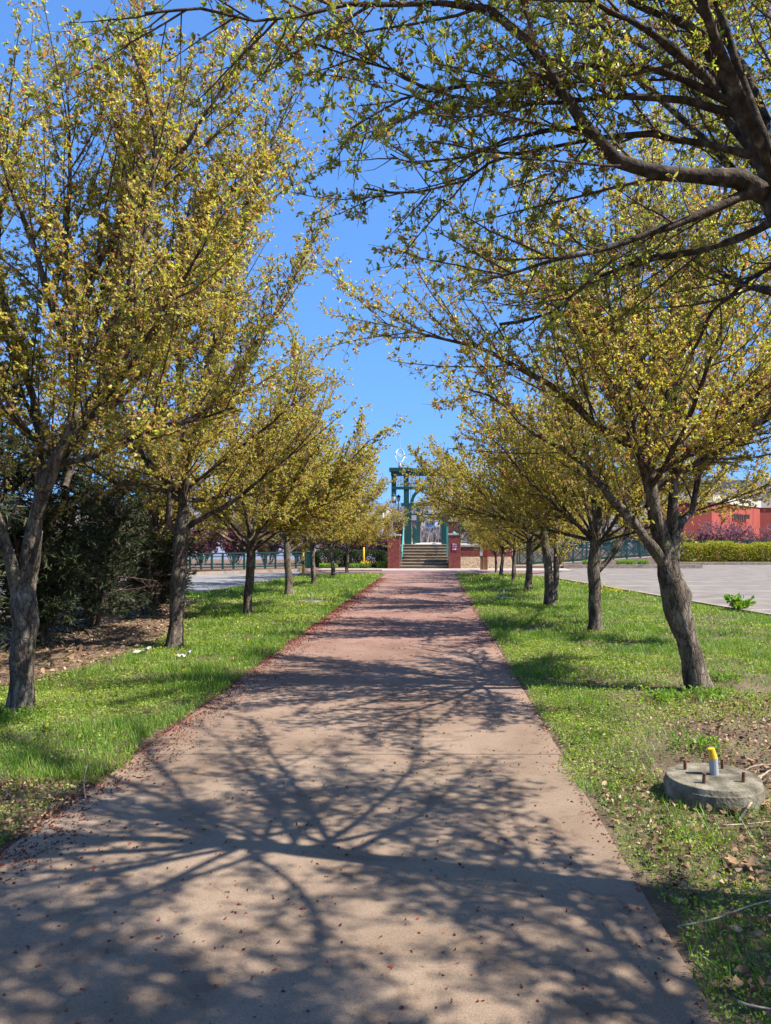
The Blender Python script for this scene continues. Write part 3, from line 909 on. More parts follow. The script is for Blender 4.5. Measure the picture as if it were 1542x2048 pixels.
# R0, overhead
t = new_tree(2.6, 2.95, 'big overhanging crab apple limbs filling the upper right corner, trunk just out of view')
f0 = at(1545, 400, 3.2)
trk = ([(0, 0, 0), (-.1, 0, .8), (-.4, .05, 1.6), (-.8, .15, 2.4), (f0[0] - 2.6, .25, f0[2])], [.11, .09, .08, .07, .062])
lim = [px_limb(t, [(1548, 400), (1500, 364), (1403, 360), (1318, 342), (1251, 315), (1197, 260), (1154, 194), (1106, 124), (1040, 45), (960, 12), (860, 5), (760, 8), (650, 20), (590, 38), (500, 45), (400, 24), (300, 40)], 3.20, 2.40, 0.041, .004),
       px_limb(t, [(1548, 410), (1503, 385), (1424, 424), (1357, 457), (1297, 481), (1221, 505), (1124, 530), (1020, 560), (950, 572)], 3.20, 2.96, 0.030, .005),
       px_limb(t, [(1548, 370), (1518, 303), (1463, 212), (1418, 121), (1357, 60), (1282, 18), (1200, -30), (1100, -90)], 3.20, 3.12, 0.050),
       px_limb(t, [(1548, 350), (1524, 272), (1503, 170), (1442, 60), (1397, 6), (1340, -80), (1300, -200)], 3.20, 3.68, 0.040),
       px_limb(t, [(1430, 185), (1390, 140), (1357, 112), (1282, 57), (1182, 0), (1100, -60), (1000, -120)], 3.16, 2.72, 0.023),
       px_limb(t, [(1460, 205), (1330, 150), (1230, 135), (1130, 140), (1040, 160), (940, 170), (850, 190), (760, 215), (680, 260)], 3.16, 2.96, 0.017, .004),
       px_limb(t, [(1500, 310), (1390, 290), (1290, 275), (1180, 285), (1080, 300), (980, 330), (900, 370), (810, 390), (720, 385)], 3.20, 3.28, 0.017, .004),
       px_limb(t, [(1480, 230), (1350, 215), (1200, 212), (1050, 230), (900, 215), (800, 150), (700, 120), (620, 90)], 3.20, 2.80, 0.017, .004),
       px_limb(t, [(1550, 440), (1500, 470), (1400, 500), (1300, 520), (1200, 560), (1100, 620), (1000, 640)], 3.20, 3.84, 0.020),
       px_limb(t, [(1545, 340), (1600, 200), (1640, 60), (1700, -100)], 3.20, 3.44, 0.040),
       px_limb(t, [(1560, 430), (1600, 500), (1500, 560), (1420, 620), (1380, 700)], 3.28, 4.16, 0.020),
       px_limb(t, [(1200, 265), (1120, 255), (1020, 270), (930, 300), (860, 310), (790, 290)], 3.04, 3.44, 0.013, .004),
       ([(-1.12, 0.22, 3.05), (-1.32, -0.48, 3.95), (-1.82, -1.18, 4.85), (-2.12, -1.68, 5.85)], .022, .005),
       ([(-1.12, 0.22, 3.15), (-1.72, 0.02, 4.45), (-2.52, -0.38, 5.25), (-3.32, -0.68, 5.85)], .022, .005),
       ([(-1.02, 0.22, 2.95), (-0.62, -0.48, 4.05), (-0.32, -1.18, 5.25), (-0.22, -1.38, 6.25)], .022, .005),
       ([(-1.12, 0.22, 3.25), (-1.02, 0.42, 4.65), (-1.22, 0.32, 5.85), (-1.32, 0.22, 6.65)], .022, .005),
       ([(-1.02, 0.22, 3.05), (-0.12, 0.72, 4.25), (0.18, 1.32, 5.45)], .022, .005),
       ([(-1.12, 0.22, 3.15), (-1.52, 1.02, 4.25), (-2.02, 1.92, 5.05), (-2.52, 2.62, 5.65)], .022, .005),
       ([(-1.12, 0.22, 3.15), (-0.82, 1.02, 4.45), (-0.72, 2.02, 5.45), (-0.72, 2.72, 6.15)], .022, .005),
       ([(-1.12, 0.22, 3.05), (-2.12, -0.78, 3.95), (-2.82, -1.58, 4.55), (-3.42, -2.08, 4.95)], .022, .005),
       ([(-1.12, 0.22, 3.05), (-1.02, -0.88, 3.85), (-1.02, -1.88, 4.55), (-1.32, -2.68, 5.25)], .022, .005),
       ([(-1.12, 0.22, 3.05), (0.08, -0.78, 3.85), (0.58, -1.68, 4.65)], .022, .005)] + \
    auto_limbs(64, (-1.0, .2, 2.9), 10, (2.8, 3.7), (22, 62), .024, (.75, .45), .4)
build_tree(t, 14, trk, lim, sec_L=(.3, 1.0), ter_L=(.06, .26), leaf=(.012, .032), wr=.38, spur=.039, per=7, lf_mat='leaf_near', shape=6, sec_sp=.12, ter_sp=.065, up=.05,
           buds=.22, stemmed=True, limb_n=12, tp=1.7)

# R2
t = new_tree(2.78, 12.7, 'crab apple with a low side limb, second full trunk on the right')
d = 12.7
trk = (loc(t, [at(1191, 1268, d), at(1190, 1200, d), at(1188, 1140, d), at(1192, 1080, d), at(1195, 1020, d)]), [.125, .105, .11, .095, .08])
fk = loc(t, [at(1193, 1040, d)])[0]
lim = [px_limb(t, [(1192, 1145), (1228, 1108), (1252, 1068), (1275, 1010), (1300, 930), (1330, 820), (1350, 700)], d, d + .4, .055)] + \
    auto_limbs(21, fk, 14, (2.6, 3.7), (10, 66), .038, (-.05, -.05), 2.5)
build_tree(t, 15, trk, lim, sec_L=(.8, 2.1), ter_L=(.08, .42), leaf=(.022, .052), spur=.053, per=7, shape=3, sec_sp=.125, ter_sp=.07, wr=.5)

# R3, double stem
t = new_tree(2.8, 17.5, 'crab apple whose trunk rises as two close stems, third full trunk on the right')
d = 17.5
trk = (loc(t, [at(1100, 1216, d), at(1098, 1160, d), at(1094, 1110, d), at(1088, 1060, d), at(1085, 1030, d)]), [.15, .11, .10, .09, .07])
fk = loc(t, [at(1086, 1040, d)])[0]
lim = [px_limb(t, [(1108, 1200), (1112, 1150), (1112, 1100), (1113, 1040), (1120, 960), (1140, 860)], d, d + .1, .085)] + \
    auto_limbs(22, fk, 14, (2.6, 3.7), (10, 66), .038, (-.05, 0), 1.2)
build_tree(t, 16, trk, lim, sec_L=(.8, 2.1), ter_L=(.08, .42), leaf=(.024, .056), spur=.055, per=7, shape=3, sec_sp=.13, ter_sp=.075, wr=.55)

# two general trees for the rest of both rows
protoA = new_tree(-3.83, 15.3, 'slim crab apple with white-flecked trunk, third on the left')
trk = ([(-.03, 0, -.02), (0, 0, .5), (.03, .02, 1.0), (.05, 0, 1.5), (.06, 0, 1.9)], [.105, .09, .085, .085, .075])
build_tree(protoA, 17, trk, auto_limbs(31, (.05, 0, 1.75), 14, (2.6, 3.7), (10, 66), .038, (.12, -.05), .3), sec_L=(.8, 2.1), ter_L=(.08, .42), leaf=(.025, .06), spur=.055, per=7, shape=3, sec_sp=.13, ter_sp=.075, wr=.55)
protoB = new_tree(-4.1, 20.8, 'crab apple with a wide low fork, fourth on the left, beyond the slim white-flecked one')
trk = ([(.02, 0, -.02), (.02, 0, .5), (-.03, .02, 1.0), (-.04, 0, 1.4), (-.02, 0, 1.8)], [.125, .1, .095, .09, .07])
build_tree(protoB, 18, trk, auto_limbs(32, (-.03, 0, 1.65), 14, (2.6, 3.7), (10, 66), .038, (.12, 0), 1.9), sec_L=(.8, 2.1), ter_L=(.08, .42), leaf=(.025, .06), spur=.055, per=7, shape=3, sec_sp=.13, ter_sp=.075, wr=.55)

for src, x, y, rz, sc, lab in [
    (protoA, -4.19, 25.7, 2.1, .98, 'fifth crab apple in the left row, beside the yellow bollard'),
    (protoB, -4.2, 30.8, .9, .86, 'sixth crab apple in the left row, short trunk in front of the dark hedge'),
    (protoA, -4.0, 34.0, -.6, .80, 'last crab apple of the left row, nearest the steps'),
    (protoB, 2.88, 22.6, 5.0, .98, 'fourth full trunk of the right row, crab apple behind the double-stemmed one'),
    (protoA, 3.0, 27.9, 1.2, .88, 'fifth crab apple trunk of the right row'),
    (protoB, 2.9, 31.8, 3.4, .74, 'sixth crab apple of the right row, close to the timber sign post'),
    (protoA, 2.95, 35.2, 3.9, .66, 'last crab apple of the right row, just behind the timber sign post'),
    (nearL, -4.4, 1.2, .5, .98, 'crab apple whose twigs reach into the top left corner, trunk out of view'),
    (nearR, 3.5, .9, .25, 1.12, 'crab apple behind the viewpoint that shades the foreground of the path')]:
    c = copy_tree(src)
    c.location = (x, y, 0)
    c.rotation_euler = (0, 0, rz)
    c.rotation_euler = (random.uniform(-.05, .05), random.uniform(-.05, .05), rz)
    c.scale = (sc * random.uniform(.94, 1.06), sc * random.uniform(.94, 1.06), sc * random.uniform(.92, 1.1))
    c['label'] = lab

# ------------------------------------------------------------------ junipers on the left
def juniper(seed, h, w):
    rng = np.random.default_rng(seed)
    root = empty('juniper', (0, 0, 0), cat='conifer', group='dark junipers behind the left row')
    stems = []
    for i in range(9):
        a = rng.uniform(0, 6.28); q = rng.uniform(.2, .75)
        x, y = math.cos(a) * w * .5 * q, math.sin(a) * w * .5 * q
        stems.append(resample([(x * .15, y * .15, 0), (x * .5, y * .5, h * .25), (x * .9, y * .9, h * .6), (x * .8, y * .8, h * rng.uniform(.75, 1))], 10))
    SP = np.array(stems)
    SR = np.tile(np.linspace(.04, .01, 10), (len(stems), 1))
    S2, R2 = spawn(rng, SP, SR, .065, .06, 1, (45, 90), (.4, 1.05), 4, .0, -.1, .12, .3)
    S3, R3 = spawn(rng, S2, R2, .07, .2, 1, (25, 60), (.12, .38), 3, .1, -.25, .12, .3)
    V, Fs = cat([tubes(SP, SR, 6) + (0,), tubes(S2, R2, 3) + (0,), tubes(S3, R3, 3) + (0,)])
    tag(link('stems', npmesh('stems', V, Fs, M['conifer_twig']), root), kind='stuff')
    p, tt = points_on(rng, S3, .0075, .1)
    p2, t2 = points_on(rng, S2, .03, .5)
    p, tt = np.vstack([p, p2]), np.vstack([tt, t2])
    kp = (p[:, 2] > .55 * rng.random(len(p)) ** 1.5) & (np.array([noise.noise(Vector((q * 1.6).tolist()) + Vector((seed, 0, 0))) for q in p]) > -.28)
    p, tt = p[kp], tt[kp]
    V, Fq = leaves(rng, p, tt, (.05, .12), .16, 3, .45, -.1, .2)
    tag(link('foliage', npmesh('foliage', V, [(Fq, 0)], M['conifer']), root), kind='stuff')
    return root


jA = juniper(41, 3.5, 2.3)
jB = juniper(42, 2.9, 2.2)
for k, (src, x, y, rz, sc, lab) in enumerate([
    (jA, -6.7, 8.8, 0, 1.32, 'tallest dark juniper, at the left edge behind the nearest trunk'),
    (jB, -6.0, 11.2, .7, 1.08, 'dense dark juniper between the first two trunks on the left'),
    (jA, -6.1, 13.2, 2.2, .88, 'juniper with reddish bare inner twigs left of the second trunk'),
    (jB, -6.0, 15.4, 3.0, .92, 'juniper directly behind the second trunk on the left'),
    (jA, -6.6, 17.9, 4.4, .72, 'smallest juniper at the right end of the dark clump, beside the road'),
    (jB, -8.6, 11.0, 1.2, 1.15, 'juniper at the back of the clump, mostly hidden at the left')]):
    if src not in (jA, jB) or (k >= 2):
        c = copy_tree(src)
    else:
        c = src
    c.location = (x, y, 0); c.rotation_euler = (0, 0, rz); c.scale = (sc, sc, sc)
    c['label'] = lab


# ------------------------------------------------------------------ purple-budded shrubs
def twiggy(name, seed, h, w, m, nstem=14, leafL=(.05, .09), sp=.05, cat_='shrub', group=None, wr=.7):
    rng = np.random.default_rng(seed)
    root = empty(name, (0, 0, 0), cat=cat_, group=group)
    st = []
    for i in range(nstem):
        a = rng.uniform(0, 6.28); q = rng.uniform(.3, 1)
        x, y = math.cos(a) * w * .5 * q, math.sin(a) * w * .5 * q
        st.append(resample([(x * .1, y * .1, 0), (x * .45, y * .45, h * .4), (x, y, h * rng.uniform(.65, .9))], 7))
    SP = np.array(st); SR = np.tile(np.linspace(.025, .006, 7), (nstem, 1))
    S2, R2 = spawn(rng, SP, SR, .13, .15, 1, (25, 60), (.3, .9), 5, .35, .3, .12, .4)
    S3, R3 = spawn(rng, S2, R2, .12, .1, 1, (25, 60), (.15, .45), 4, .3, .2, .12, .3)
    V, Fs = cat([tubes(SP, SR, 4) + (0,), tubes(S2, R2, 3) + (0,), tubes(S3, R3, 3) + (0,)])
    tag(link('stems', npmesh('stems', V, Fs, M['conifer_twig']), root), kind='stuff')
    p, tt = points_on(rng, S3, sp, 0)
    p2, t2 = points_on(rng, S2, sp, .2)
    p, tt = np.vstack([p, p2]), np.vstack([tt, t2])
    V, Fq = leaves(rng, p, tt, leafL, wr, 4, .9, .1)
    tag(link('foliage', npmesh('foliage', V, [(Fq, 0)], M[m]), root), kind='stuff')
    return root


def place(src, used, x, y, z, rz, sc, lab):
    c = copy_tree(src) if used else src
    c.location = (x, y, z); c.rotation_euler = (0, 0, rz); c.scale = (sc, sc, sc * random.uniform(.92, 1.08))
    c['label'] = lab
    return c


rb = twiggy('redbud_shrub', 51, 2.7, 3.6, 'redbud', nstem=22, leafL=(.06, .11), sp=.035, group='purple-budded shrubs')
for i, (px, d, sc, lab) in enumerate([
    (405, 44, 1.2, 'purple shrub farthest left behind the green railing'),
    (470, 45, 1.2, 'purple shrub behind the left green railing, right of the third trunk'),
    (535, 45, 1.2, 'purple shrub behind the railing between the third and fourth left trunks'),
    (600, 46, 1.2, 'purple shrub above the yellow bollard by the left railing'),
    (665, 46, .95, 'purple shrub rising behind the dark clipped hedge, left part'),
    (720, 45, .95, 'purple shrub behind the hedge above the daffodils'),
    (762, 44.5, .85, 'purple shrub touching the left brick pier of the steps'),
    (1225, 55, 1.0, 'reddish bare shrub behind the ramp railing, left of the leaning trunk'),
    (1290, 55, 1.05, 'reddish bare shrub just left of the leaning trunk by the pale wall'),
    (1385, 55, .95, 'reddish shrub against the shaded part of the red building'),
    (1450, 55, 1.1, 'tallest reddish shrub in front of the red building window'),
    (1512, 55, 1.0, 'reddish shrub at the inner corner of the red building'),
    (1575, 55, 1.0, 'reddish shrub at the right edge before the red building')]):
    place(rb, i > 0, gx(px, d), d, 0, i * 1.3, sc, lab)

# ------------------------------------------------------------------ hedges and low shrubs
def leafy_box(name, x0, x1, y0, y1, z0, z1, m, n, L, lab, cat_, seed, rnd=.12, group=None):
    """clipped hedge: woody core with a coat of leaves"""
    rng = np.random.default_rng(seed)
    root = empty(name, ((x0 + x1) / 2, (y0 + y1) / 2, z0), label=lab, cat=cat_, group=group)
    hx, hy, hh = (x1 - x0) / 2, (y1 - y0) / 2, z1 - z0
    q = rng.uniform(-1, 1, (n, 3)); ax = rng.integers(0, 3, n)
    sg = np.where(rng.random(n) < .5, -1, 1)
    q[np.arange(n), ax] = sg
    q *= (1 - rng.random((n, 1)) ** 2 * .25)
    nrm = q / np.linalg.norm(q, axis=1, keepdims=True)
    p4 = (np.abs(q) ** 5).sum(1, keepdims=True) ** .2
    q = q / np.maximum(p4, .2) * np.minimum(p4, 1.0)
    pos = np.stack([q[:, 0] * hx, q[:, 1] * hy, hh / 2 + q[:, 2] * hh / 2], 1)
    pos += rng.normal(size=pos.shape) * rnd * .25
    pos[:, 2] = np.maximum(pos[:, 2], .02)
    V, Fq = leaves(rng, pos, nrm, L, .6, 4, .8, .2)
    tag(link('foliage', npmesh('foliage', V, [(Fq, 0)], M[m]), root), kind='stuff')
    st = np.array([resample([(rng.uniform(-hx, hx) * .8, 0, 0), (rng.uniform(-hx, hx) * .8, rng.uniform(-hy, hy) * .5, hh * .8)], 4) for _ in range(max(6, int(hx * 8)))])
    V, Fq = tubes(st, np.full(st.shape[:2], .015), 4)
    tag(link('stems', npmesh('stems', V, [(Fq, 0)], M['conifer_twig']), root), kind='stuff')
    return root


leafy_box('clipped_hedge', gx(632, 41), gx(690, 41), 40.4, 41.8, .05, .98, 'hedge_dark', 14000, (.04, .08), 'left half of the dark clipped hedge behind the bollard', 'hedge', 61)
leafy_box('clipped_hedge', gx(692, 41), gx(773, 41), 40.5, 41.8, .05, .93, 'hedge_dark', 16000, (.04, .08), 'dark clipped hedge touching the left brick pier, behind the daffodils', 'hedge', 62)

ys_ = [(1352, 46), (1395, 52), (1440, 50), (1484, 52), (1530, 54), (1582, 54)]
ylab = ['yellow-green shrub just right of the leaning trunk', 'yellow-green shrub second from the leaning trunk in the far row', 'yellow-green shrub in the middle of the far row by the lot',
        'yellow-green shrub below the window of the red building', 'yellow-green shrub under the inner corner of the red building', 'yellow-green shrub at the right edge of the far row']
for i, ((px, wpx), lab) in enumerate(zip(ys_, ylab)):
    d = 49.5
    hw = wpx / F * d / 2 * .98
    leafy_box('yellow_shrub', gx(px, d) - hw, gx(px, d) + hw, d - .8, d + .8, .1, random.uniform(1.02, 1.36), 'hedge_yellow', 9000, (.06, .12), lab, 'shrub', 70 + i, .3, group='yellow-green shrubs beyond the parking lot')
for i, (px, lab) in enumerate([(1175, 'small green clump in the raised bed, leftmost of four'), (1243, 'small green clump in the raised bed, second from the left'),
                               (1262, 'small green clump in the raised bed between two others'), (1286, 'small green clump in the raised bed nearest the leaning trunk')]):
    leafy_box('low_plant', gx(px, 42) - .22, gx(px, 42) + .22, 41.8, 42.2, .1, .36, 'weed', 900, (.04, .09), lab, 'plant', 80 + i, .1, group='green clumps in the raised bed')
for i, (a, b, lab) in enumerate([(640, 672, 'green ground plants below the left end of the hedge'), (700, 735, 'green ground plants below the daffodils'), (755, 775, 'round green plant at the foot of the left pier')]):
    leafy_box('low_plant', gx(a, 39.9), gx(b, 39.9), 39.75, 40.25, .05, .22 + .12 * (i == 2), 'weed', 1600, (.04, .09), lab, 'plant', 85 + i, .1, group='low plants before the hedge')


def flowers(name, pts, lab, size, h, seed, catname='flowers'):
    rng = np.random.default_rng(seed)
    pts = np.array(pts)
    n = len(pts)
    st = np.stack([pts, pts + np.array([0, 0, h]) * rng.uniform(.7, 1.1, (n, 1))], 1)
    V0, F0 = tubes(st, np.full((n, 2), .003), 3)
    rep = np.repeat(np.arange(n), 6)
    V1, F1 = leaves(rng, st[rep, 1], rng.normal(size=(len(rep), 3)), (size * .8, size), .6, 4, .3, .3)
    rep2 = np.repeat(np.arange(n), 4)
    V2, F2 = leaves(rng, pts[rep2], np.tile([0, 0, 1.], (len(rep2), 1)), (h * .6, h), .12, 4, .25, .5)
    V, Fs = cat([(V0, F0, 0), (V1, F1, 1), (V2, F2, 0)])
    return tag(link(name, npmesh(name, V, Fs, [M['weed'], M['yellow_flower']])), lab, catname, kind='stuff')


rs = np.random.default_rng(5)
flowers('daffodils', np.stack([gx(732, 39.95) + rs.normal(size=26) * .17, 39.9 + rs.normal(size=26) * .1, np.full(26, .05)], 1), 'yellow daffodils in front of the dark hedge', .07, .32, 1)
flowers('dandelions', np.stack([rs.uniform(-3.1, -2.4, 26), rs.uniform(16.5, 22.5, 26), np.full(26, .01)], 1), 'yellow dandelions in the left lawn near the path edge', .03, .12, 2)
flowers('dandelions', np.stack([rs.uniform(4.6, 5.6, 70), rs.uniform(20.5, 24.5, 70), np.full(70, .01)], 1), 'yellow flowers along the right kerb', .035, .14, 3)
flowers('dandelions', np.array([(-2.5, 7.3, 0), (-2.55, 9.4, 0), (-2.75, 11.0, 0), (-3.2, 6.1, 0), (-2.9, 8.6, 0), (-3.4, 9.7, 0), (-3.0, 12.6, 0)]), 'few scattered dandelions in the near left ground cover', .03, .09, 4)

# weed on the lot by the kerb
rng = np.random.default_rng(90)
root = empty('broadleaf_weed', (6.75, 16.35, -.03), label='bright green leafy weed growing on the asphalt at the right', cat='plant')
st = np.array([resample([(0, 0, 0), (rng.normal() * .1, rng.normal() * .08, .15), (rng.normal() * .2, rng.normal() * .12, rng.uniform(.15, .38))], 6) for _ in range(34)])
V, Fq = tubes(st, np.full(st.shape[:2], .004), 4)
link('stem', npmesh('stem', V, [(Fq, 0)], M['weed']), root)
p, tt = points_on(rng, st, .035, .35)
V, Fq = leaves(rng, p, tt, (.06, .12), .7, 6, .8, .3)
tag(link('foliage', npmesh('foliage', V, [(Fq, 0)], M['weed']), root), kind='stuff')

# ================================================================== STEPS, PIERS, GATE
SX0, SX1, SY = gx(800, 40), gx(897, 40), 39.75
stairs = empty('steps', ((SX0 + SX1) / 2, SY, 0), label='flight of weathered stone steps between the brick piers', cat='steps')
for k in range(8):
    z1 = .162 * (k + 1)
    a = MB(); a.box(SX0 - (SX0 + SX1) / 2 + .003, SX1 - (SX0 + SX1) / 2 - .003, .33 * k, .33 * k + .5 if k < 7 else 2.8, -.02 if k == 0 else z1 - .2, z1 - .035)
    a.build('step', M['step'], stairs)
    a = MB(); a.box(SX0 - (SX0 + SX1) / 2 + .006, SX1 - (SX0 + SX1) / 2 - .006, .33 * k - .02, .33 * k + .36, z1 - .035, z1)
    a.build('tread', M['step_edge'], stairs, bevel=.008)
g = MB(); g.box(-2.45, 4.6, 42.56, 66, -.05, 1.28)
struct('gate_terrace', g, M['concrete'])


def brick_faces(x0, x1, y0, y1, z0, z1, faces='fblr', bl=.215, bh=.072, j=.012):
    """bricks standing proud of the mortar on the faces of a block"""
    g = MB()
    rows = int((z1 - z0) / bh)
    bh = (z1 - z0) / rows
    for r in range(rows):
        za, zb = z0 + r * bh + j / 2, z0 + (r + 1) * bh - j / 2
        for f in faces:
            a0, a1 = (x0, x1) if f in 'fb' else (y0, y1)
            n = max(1, round((a1 - a0) / bl)); st = (a1 - a0) / n
            off = st / 2 if r % 2 else 0
            e = a0 - off
            while e < a1 - 1e-4:
                s0, s1 = max(a0, e) + j / 2, min(a1, e + st) - j / 2
                e += st
                if s1 - s0 < .02: continue
                pr = .008 + random.uniform(0, .005)
                if f == 'f': g.box(s0, s1, y0 - pr, y0 + .004, za, zb)
                if f == 'b': g.box(s0, s1, y1 - .004, y1 + pr, za, zb)
                if f == 'l': g.box(x0 - pr, x0 + .004, s0, s1, za, zb)
                if f == 'r': g.box(x1 - .004, x1 + pr, s0, s1, za, zb)
    return g


def pier(x0, x1, y0, y1, z0, z1, lab, faces='flr', cap=.05, capt=.1):
    root = empty('brick_pier', ((x0 + x1) / 2, (y0 + y1) / 2, z0), label=lab, cat='brick pier', group='brick piers at the steps')
    cx, cy = (x0 + x1) / 2, (y0 + y1) / 2
    a = MB(); a.box(x0 - cx, x1 - cx, y0 - cy, y1 - cy, 0, z1 - z0 - capt); a.build('mortar_core', M['mortar'], root)
    b = brick_faces(x0 - cx, x1 - cx, y0 - cy, y1 - cy, 0, z1 - z0 - capt - .01, faces)
    tag(b.build('bricks', M['brick'], root), kind='stuff')
    c = MB(); c.box(x0 - cx - cap, x1 - cx + cap, y0 - cy - cap, y1 - cy + cap, z1 - z0 - capt, z1 - z0)
    c.build('cap_stone', M['cap'], root, bevel=.012)
    return root


dN = 39.55
pA = pier(gx(775.5, dN), gx(799.5, dN), dN, dN + .66, 0, 1.86, 'left front brick pier at the foot of the steps')
pB = pier(gx(897.5, dN), gx(921, dN), dN, dN + .66, 0, 1.9, 'right front brick pier at the foot of the steps, with the trail sign')
dF = 43.2
pier(gx(786, dF), gx(806, dF), dF, dF + .6, 1.28, gz(1040, dF), 'rear brick pier left of the green gate post')
pier(gx(896, dF), gx(916, dF), dF, dF + .6, 1.28, gz(1040, dF), 'rear brick pier right of the green gate post')


def lamp(x, y, z, h, lab):
    root = empty('post_lantern', (x, y, z), label=lab, cat='lamp post', group='slim lantern posts on the piers')
    MB().lathe([(.13, 0), (.12, .03), (.06, .06), (.03, .12)], 14).build('base_flange', M['teal'], root, smooth=True)
    MB().lathe([(.026, .1), (.022, h - .3)], 10).build('pole', M['green'], root, smooth=True)
    MB().lathe([(.05, h - .32), (.09, h - .28), (.11, h - .08), (.1, h - .04)], 12).build('globe', M['signgrey'], root, smooth=True)
    MB().lathe([(.14, h - .04), (.12, h), (.02, h + .1)], 12).build('hood', M['green'], root, smooth=True)


lamp(gx(787, 39.8), 39.88, 1.86, 2.1, 'slim lantern post on the left front pier')
lamp(gx(908, 39.8), 39.88, 1.9, 2.1, 'slim lantern post on the right front pier')
lamp(gx(797, 43.5), 43.5, gz(1040, dF), 1.4, 'slim lantern post on the left rear pier')

# trail sign on the right pier
sg = empty('trail_sign', (gx(909, dN), dN - .02, 1.2), label='small wine-red plate reading Bike Trail with an arrow, on the right pier', cat='sign')
MB().box(-.14, .14, -.012, .0, -.24, .2).build('plate', M['signwine'], sg)


def text(body, size, loc_, m, parent, rot=(math.pi / 2, 0, 0), name='lettering', sx=1):
    cu = bpy.data.curves.new(name, 'FONT')
    cu.body = body; cu.size = size; cu.align_x = 'CENTER'; cu.extrude = .002
    cu.materials.append(m)
    t_ = bpy.data.objects.new(name, cu)
    me = bpy.data.meshes.new_from_object(t_)
    bpy.data.objects.remove(t_)
    o = bpy.data.objects.new(name, me)
    C.objects.link(o); o.parent = parent; o.location = loc_; o.rotation_euler = rot; o.scale = (sx, 1, 1)
    return o


text('Bike', .125, (0, -.016, .085), M['white'], sg)
text('Trail', .125, (0, -.016, -.04), M['white'], sg)
MB().add([(-.11, -.016, -.155), (.03, -.016, -.155), (.03, -.016, -.195), (.11, -.016, -.14), (.03, -.016, -.085), (.03, -.016, -.125), (-.11, -.016, -.125)], [(0, 1, 5, 6), (2, 3, 4)]).build('arrow', M['white'], sg)

# brick retaining wall right of the steps
rw = empty('retaining_wall', (3.0, 42.5, 0), label='low brick retaining wall with stone coping right of the steps', cat='wall')
MB().box(-1.6, 1.5, 0, .05, -.05, 1.16).build('mortar_core', M['mortar'], rw)
tag(brick_faces(-1.6, 1.5, 0, .05, .3, 1.15, 'f').build('bricks', M['brick'], rw), kind='stuff')
MB().box(-1.65, 1.55, -.06, .055, 1.16, 1.26).build('coping', M['cap'], rw)

# brick columns far left of the gate
for (a, b, top, lab) in ((768, 779, 1036, 'tall brick column partly hidden left of the rear pier'), (935, 948, 1030, 'brick column right of the gate behind the railing')):
    d_ = 47
    root = empty('brick_column', (gx((a + b) / 2, d_), d_, 0), label=lab, cat='column')
    w = (b - a) / F * d_ / 2
    MB().box(-w, w, 0, .5, 1.28 if a > 800 else 0, gz(top, d_)).build('mortar_core', M['mortar'], root)
    tag(brick_faces(-w, w, 0, .5, 1.3 if a > 800 else 0, gz(top, d_) - .02, 'flr').build('bricks', M['brick'], root), kind='stuff')
    MB().box(w + .015, w + .26, .05, .45, 1.28 if a > 800 else 0, gz(top, d_)).build('pale_pilaster', M['house_tan'], root)

# the green gate
def arc_ring(cx, cz, r0, r1, a0, a1, y0, y1, n=28, xs=1.0):
    g = MB()
    v, f = [], []
    for i in range(n + 1):
        a = a0 + (a1 - a0) * i / n
        for r in (r0, r1):
            for y in (y0, y1):
                v.append((cx + r * math.cos(a) * xs, y, cz + r * math.sin(a)))
    for i in range(n):
        b = i * 4
        f += [(b, b + 4, b + 6, b + 2), (b + 1, b + 3, b + 7, b + 5), (b, b + 1, b + 5, b + 4), (b + 2, b + 6, b + 7, b + 3)]
    f += [(0, 2, 3, 1), (n * 4, n * 4 + 1, n * 4 + 3, n * 4 + 2)]
    return g.add(v, f)


dG = 42.9
gc = gx(852.5, dG)
gt = empty('green_gateway', (gc, dG, 1.28), label='tall dark green timber gateway with arches at the top of the steps', cat='gateway')


def GX(px): return gx(px, dG) - gc
def GZ(py): return gz(py, dG) - 1.28


def gbox(name, a, b, t, m_, y0=-.18, y1=.18, mat='green'):
    return MB().box(GX(a), GX(b), y0, y1, GZ(m_), GZ(t)).build(name, M[mat], gt, bevel=.012)


gbox('post', 809, 823, 1012, 1089.2)
gbox('post', 883, 897, 1012, 1089.2)
gbox('upper_post', 807.5, 817.5, 952, 1006, -.14, .14)
gbox('upper_post', 887.5, 897.5, 952, 1006, -.14, .14)
gbox('upper_post', 783, 792.5, 952, 1006, -.14, .14)
gbox('upper_post', 912.5, 922, 952, 1006, -.14, .14)
gbox('top_beam', 782, 923, 940.5, 951.8, -.2, .2)
gbox('cornice', 779, 926, 937.5, 940.3, -.3, .3)
gbox('cornice', 779, 824, 936.2, 944, -.34, .34)
gbox('middle_beam', 783, 922, 973.5, 979, -.17, .17)
gbox('transom', 803, 902, 1006.2, 1011.8, -.17, .17)
gbox('mullion', 837.5, 839.5, 952, 973.3, -.04, .04)
gbox('mullion', 865.5, 867.5, 952, 973.3, -.04, .04)
r0, r1 = 25.5 / F * dG, 31.5 / F * dG
o = arc_ring(0, GZ(1006), r0, r1, 0, math.pi, -.12, .12).build('arch', M['green'], gt)
bal = []
for a, b in ((817.5, 887.5), (792.5, 807.5), (897.5, 912.5)):
    px = a + 2.6
    while px < b - 1:
        if not (836 < px < 841 or 864 < px < 869):
            MB().box(GX(px) - .012, GX(px) + .012, -.02, .02, GZ(973.3), GZ(952)).build('baluster', M['green'], gt)
        px += 2.75
# spandrel bars beside the arch
for a, b in ((817.8, 824), (881, 887)):
    for px in (a, (a + b) / 2, b):
        MB().box(GX(px) - .01, GX(px) + .01, -.02, .02, GZ(1006), GZ(979)).build('spandrel_bar', M['green'], gt)
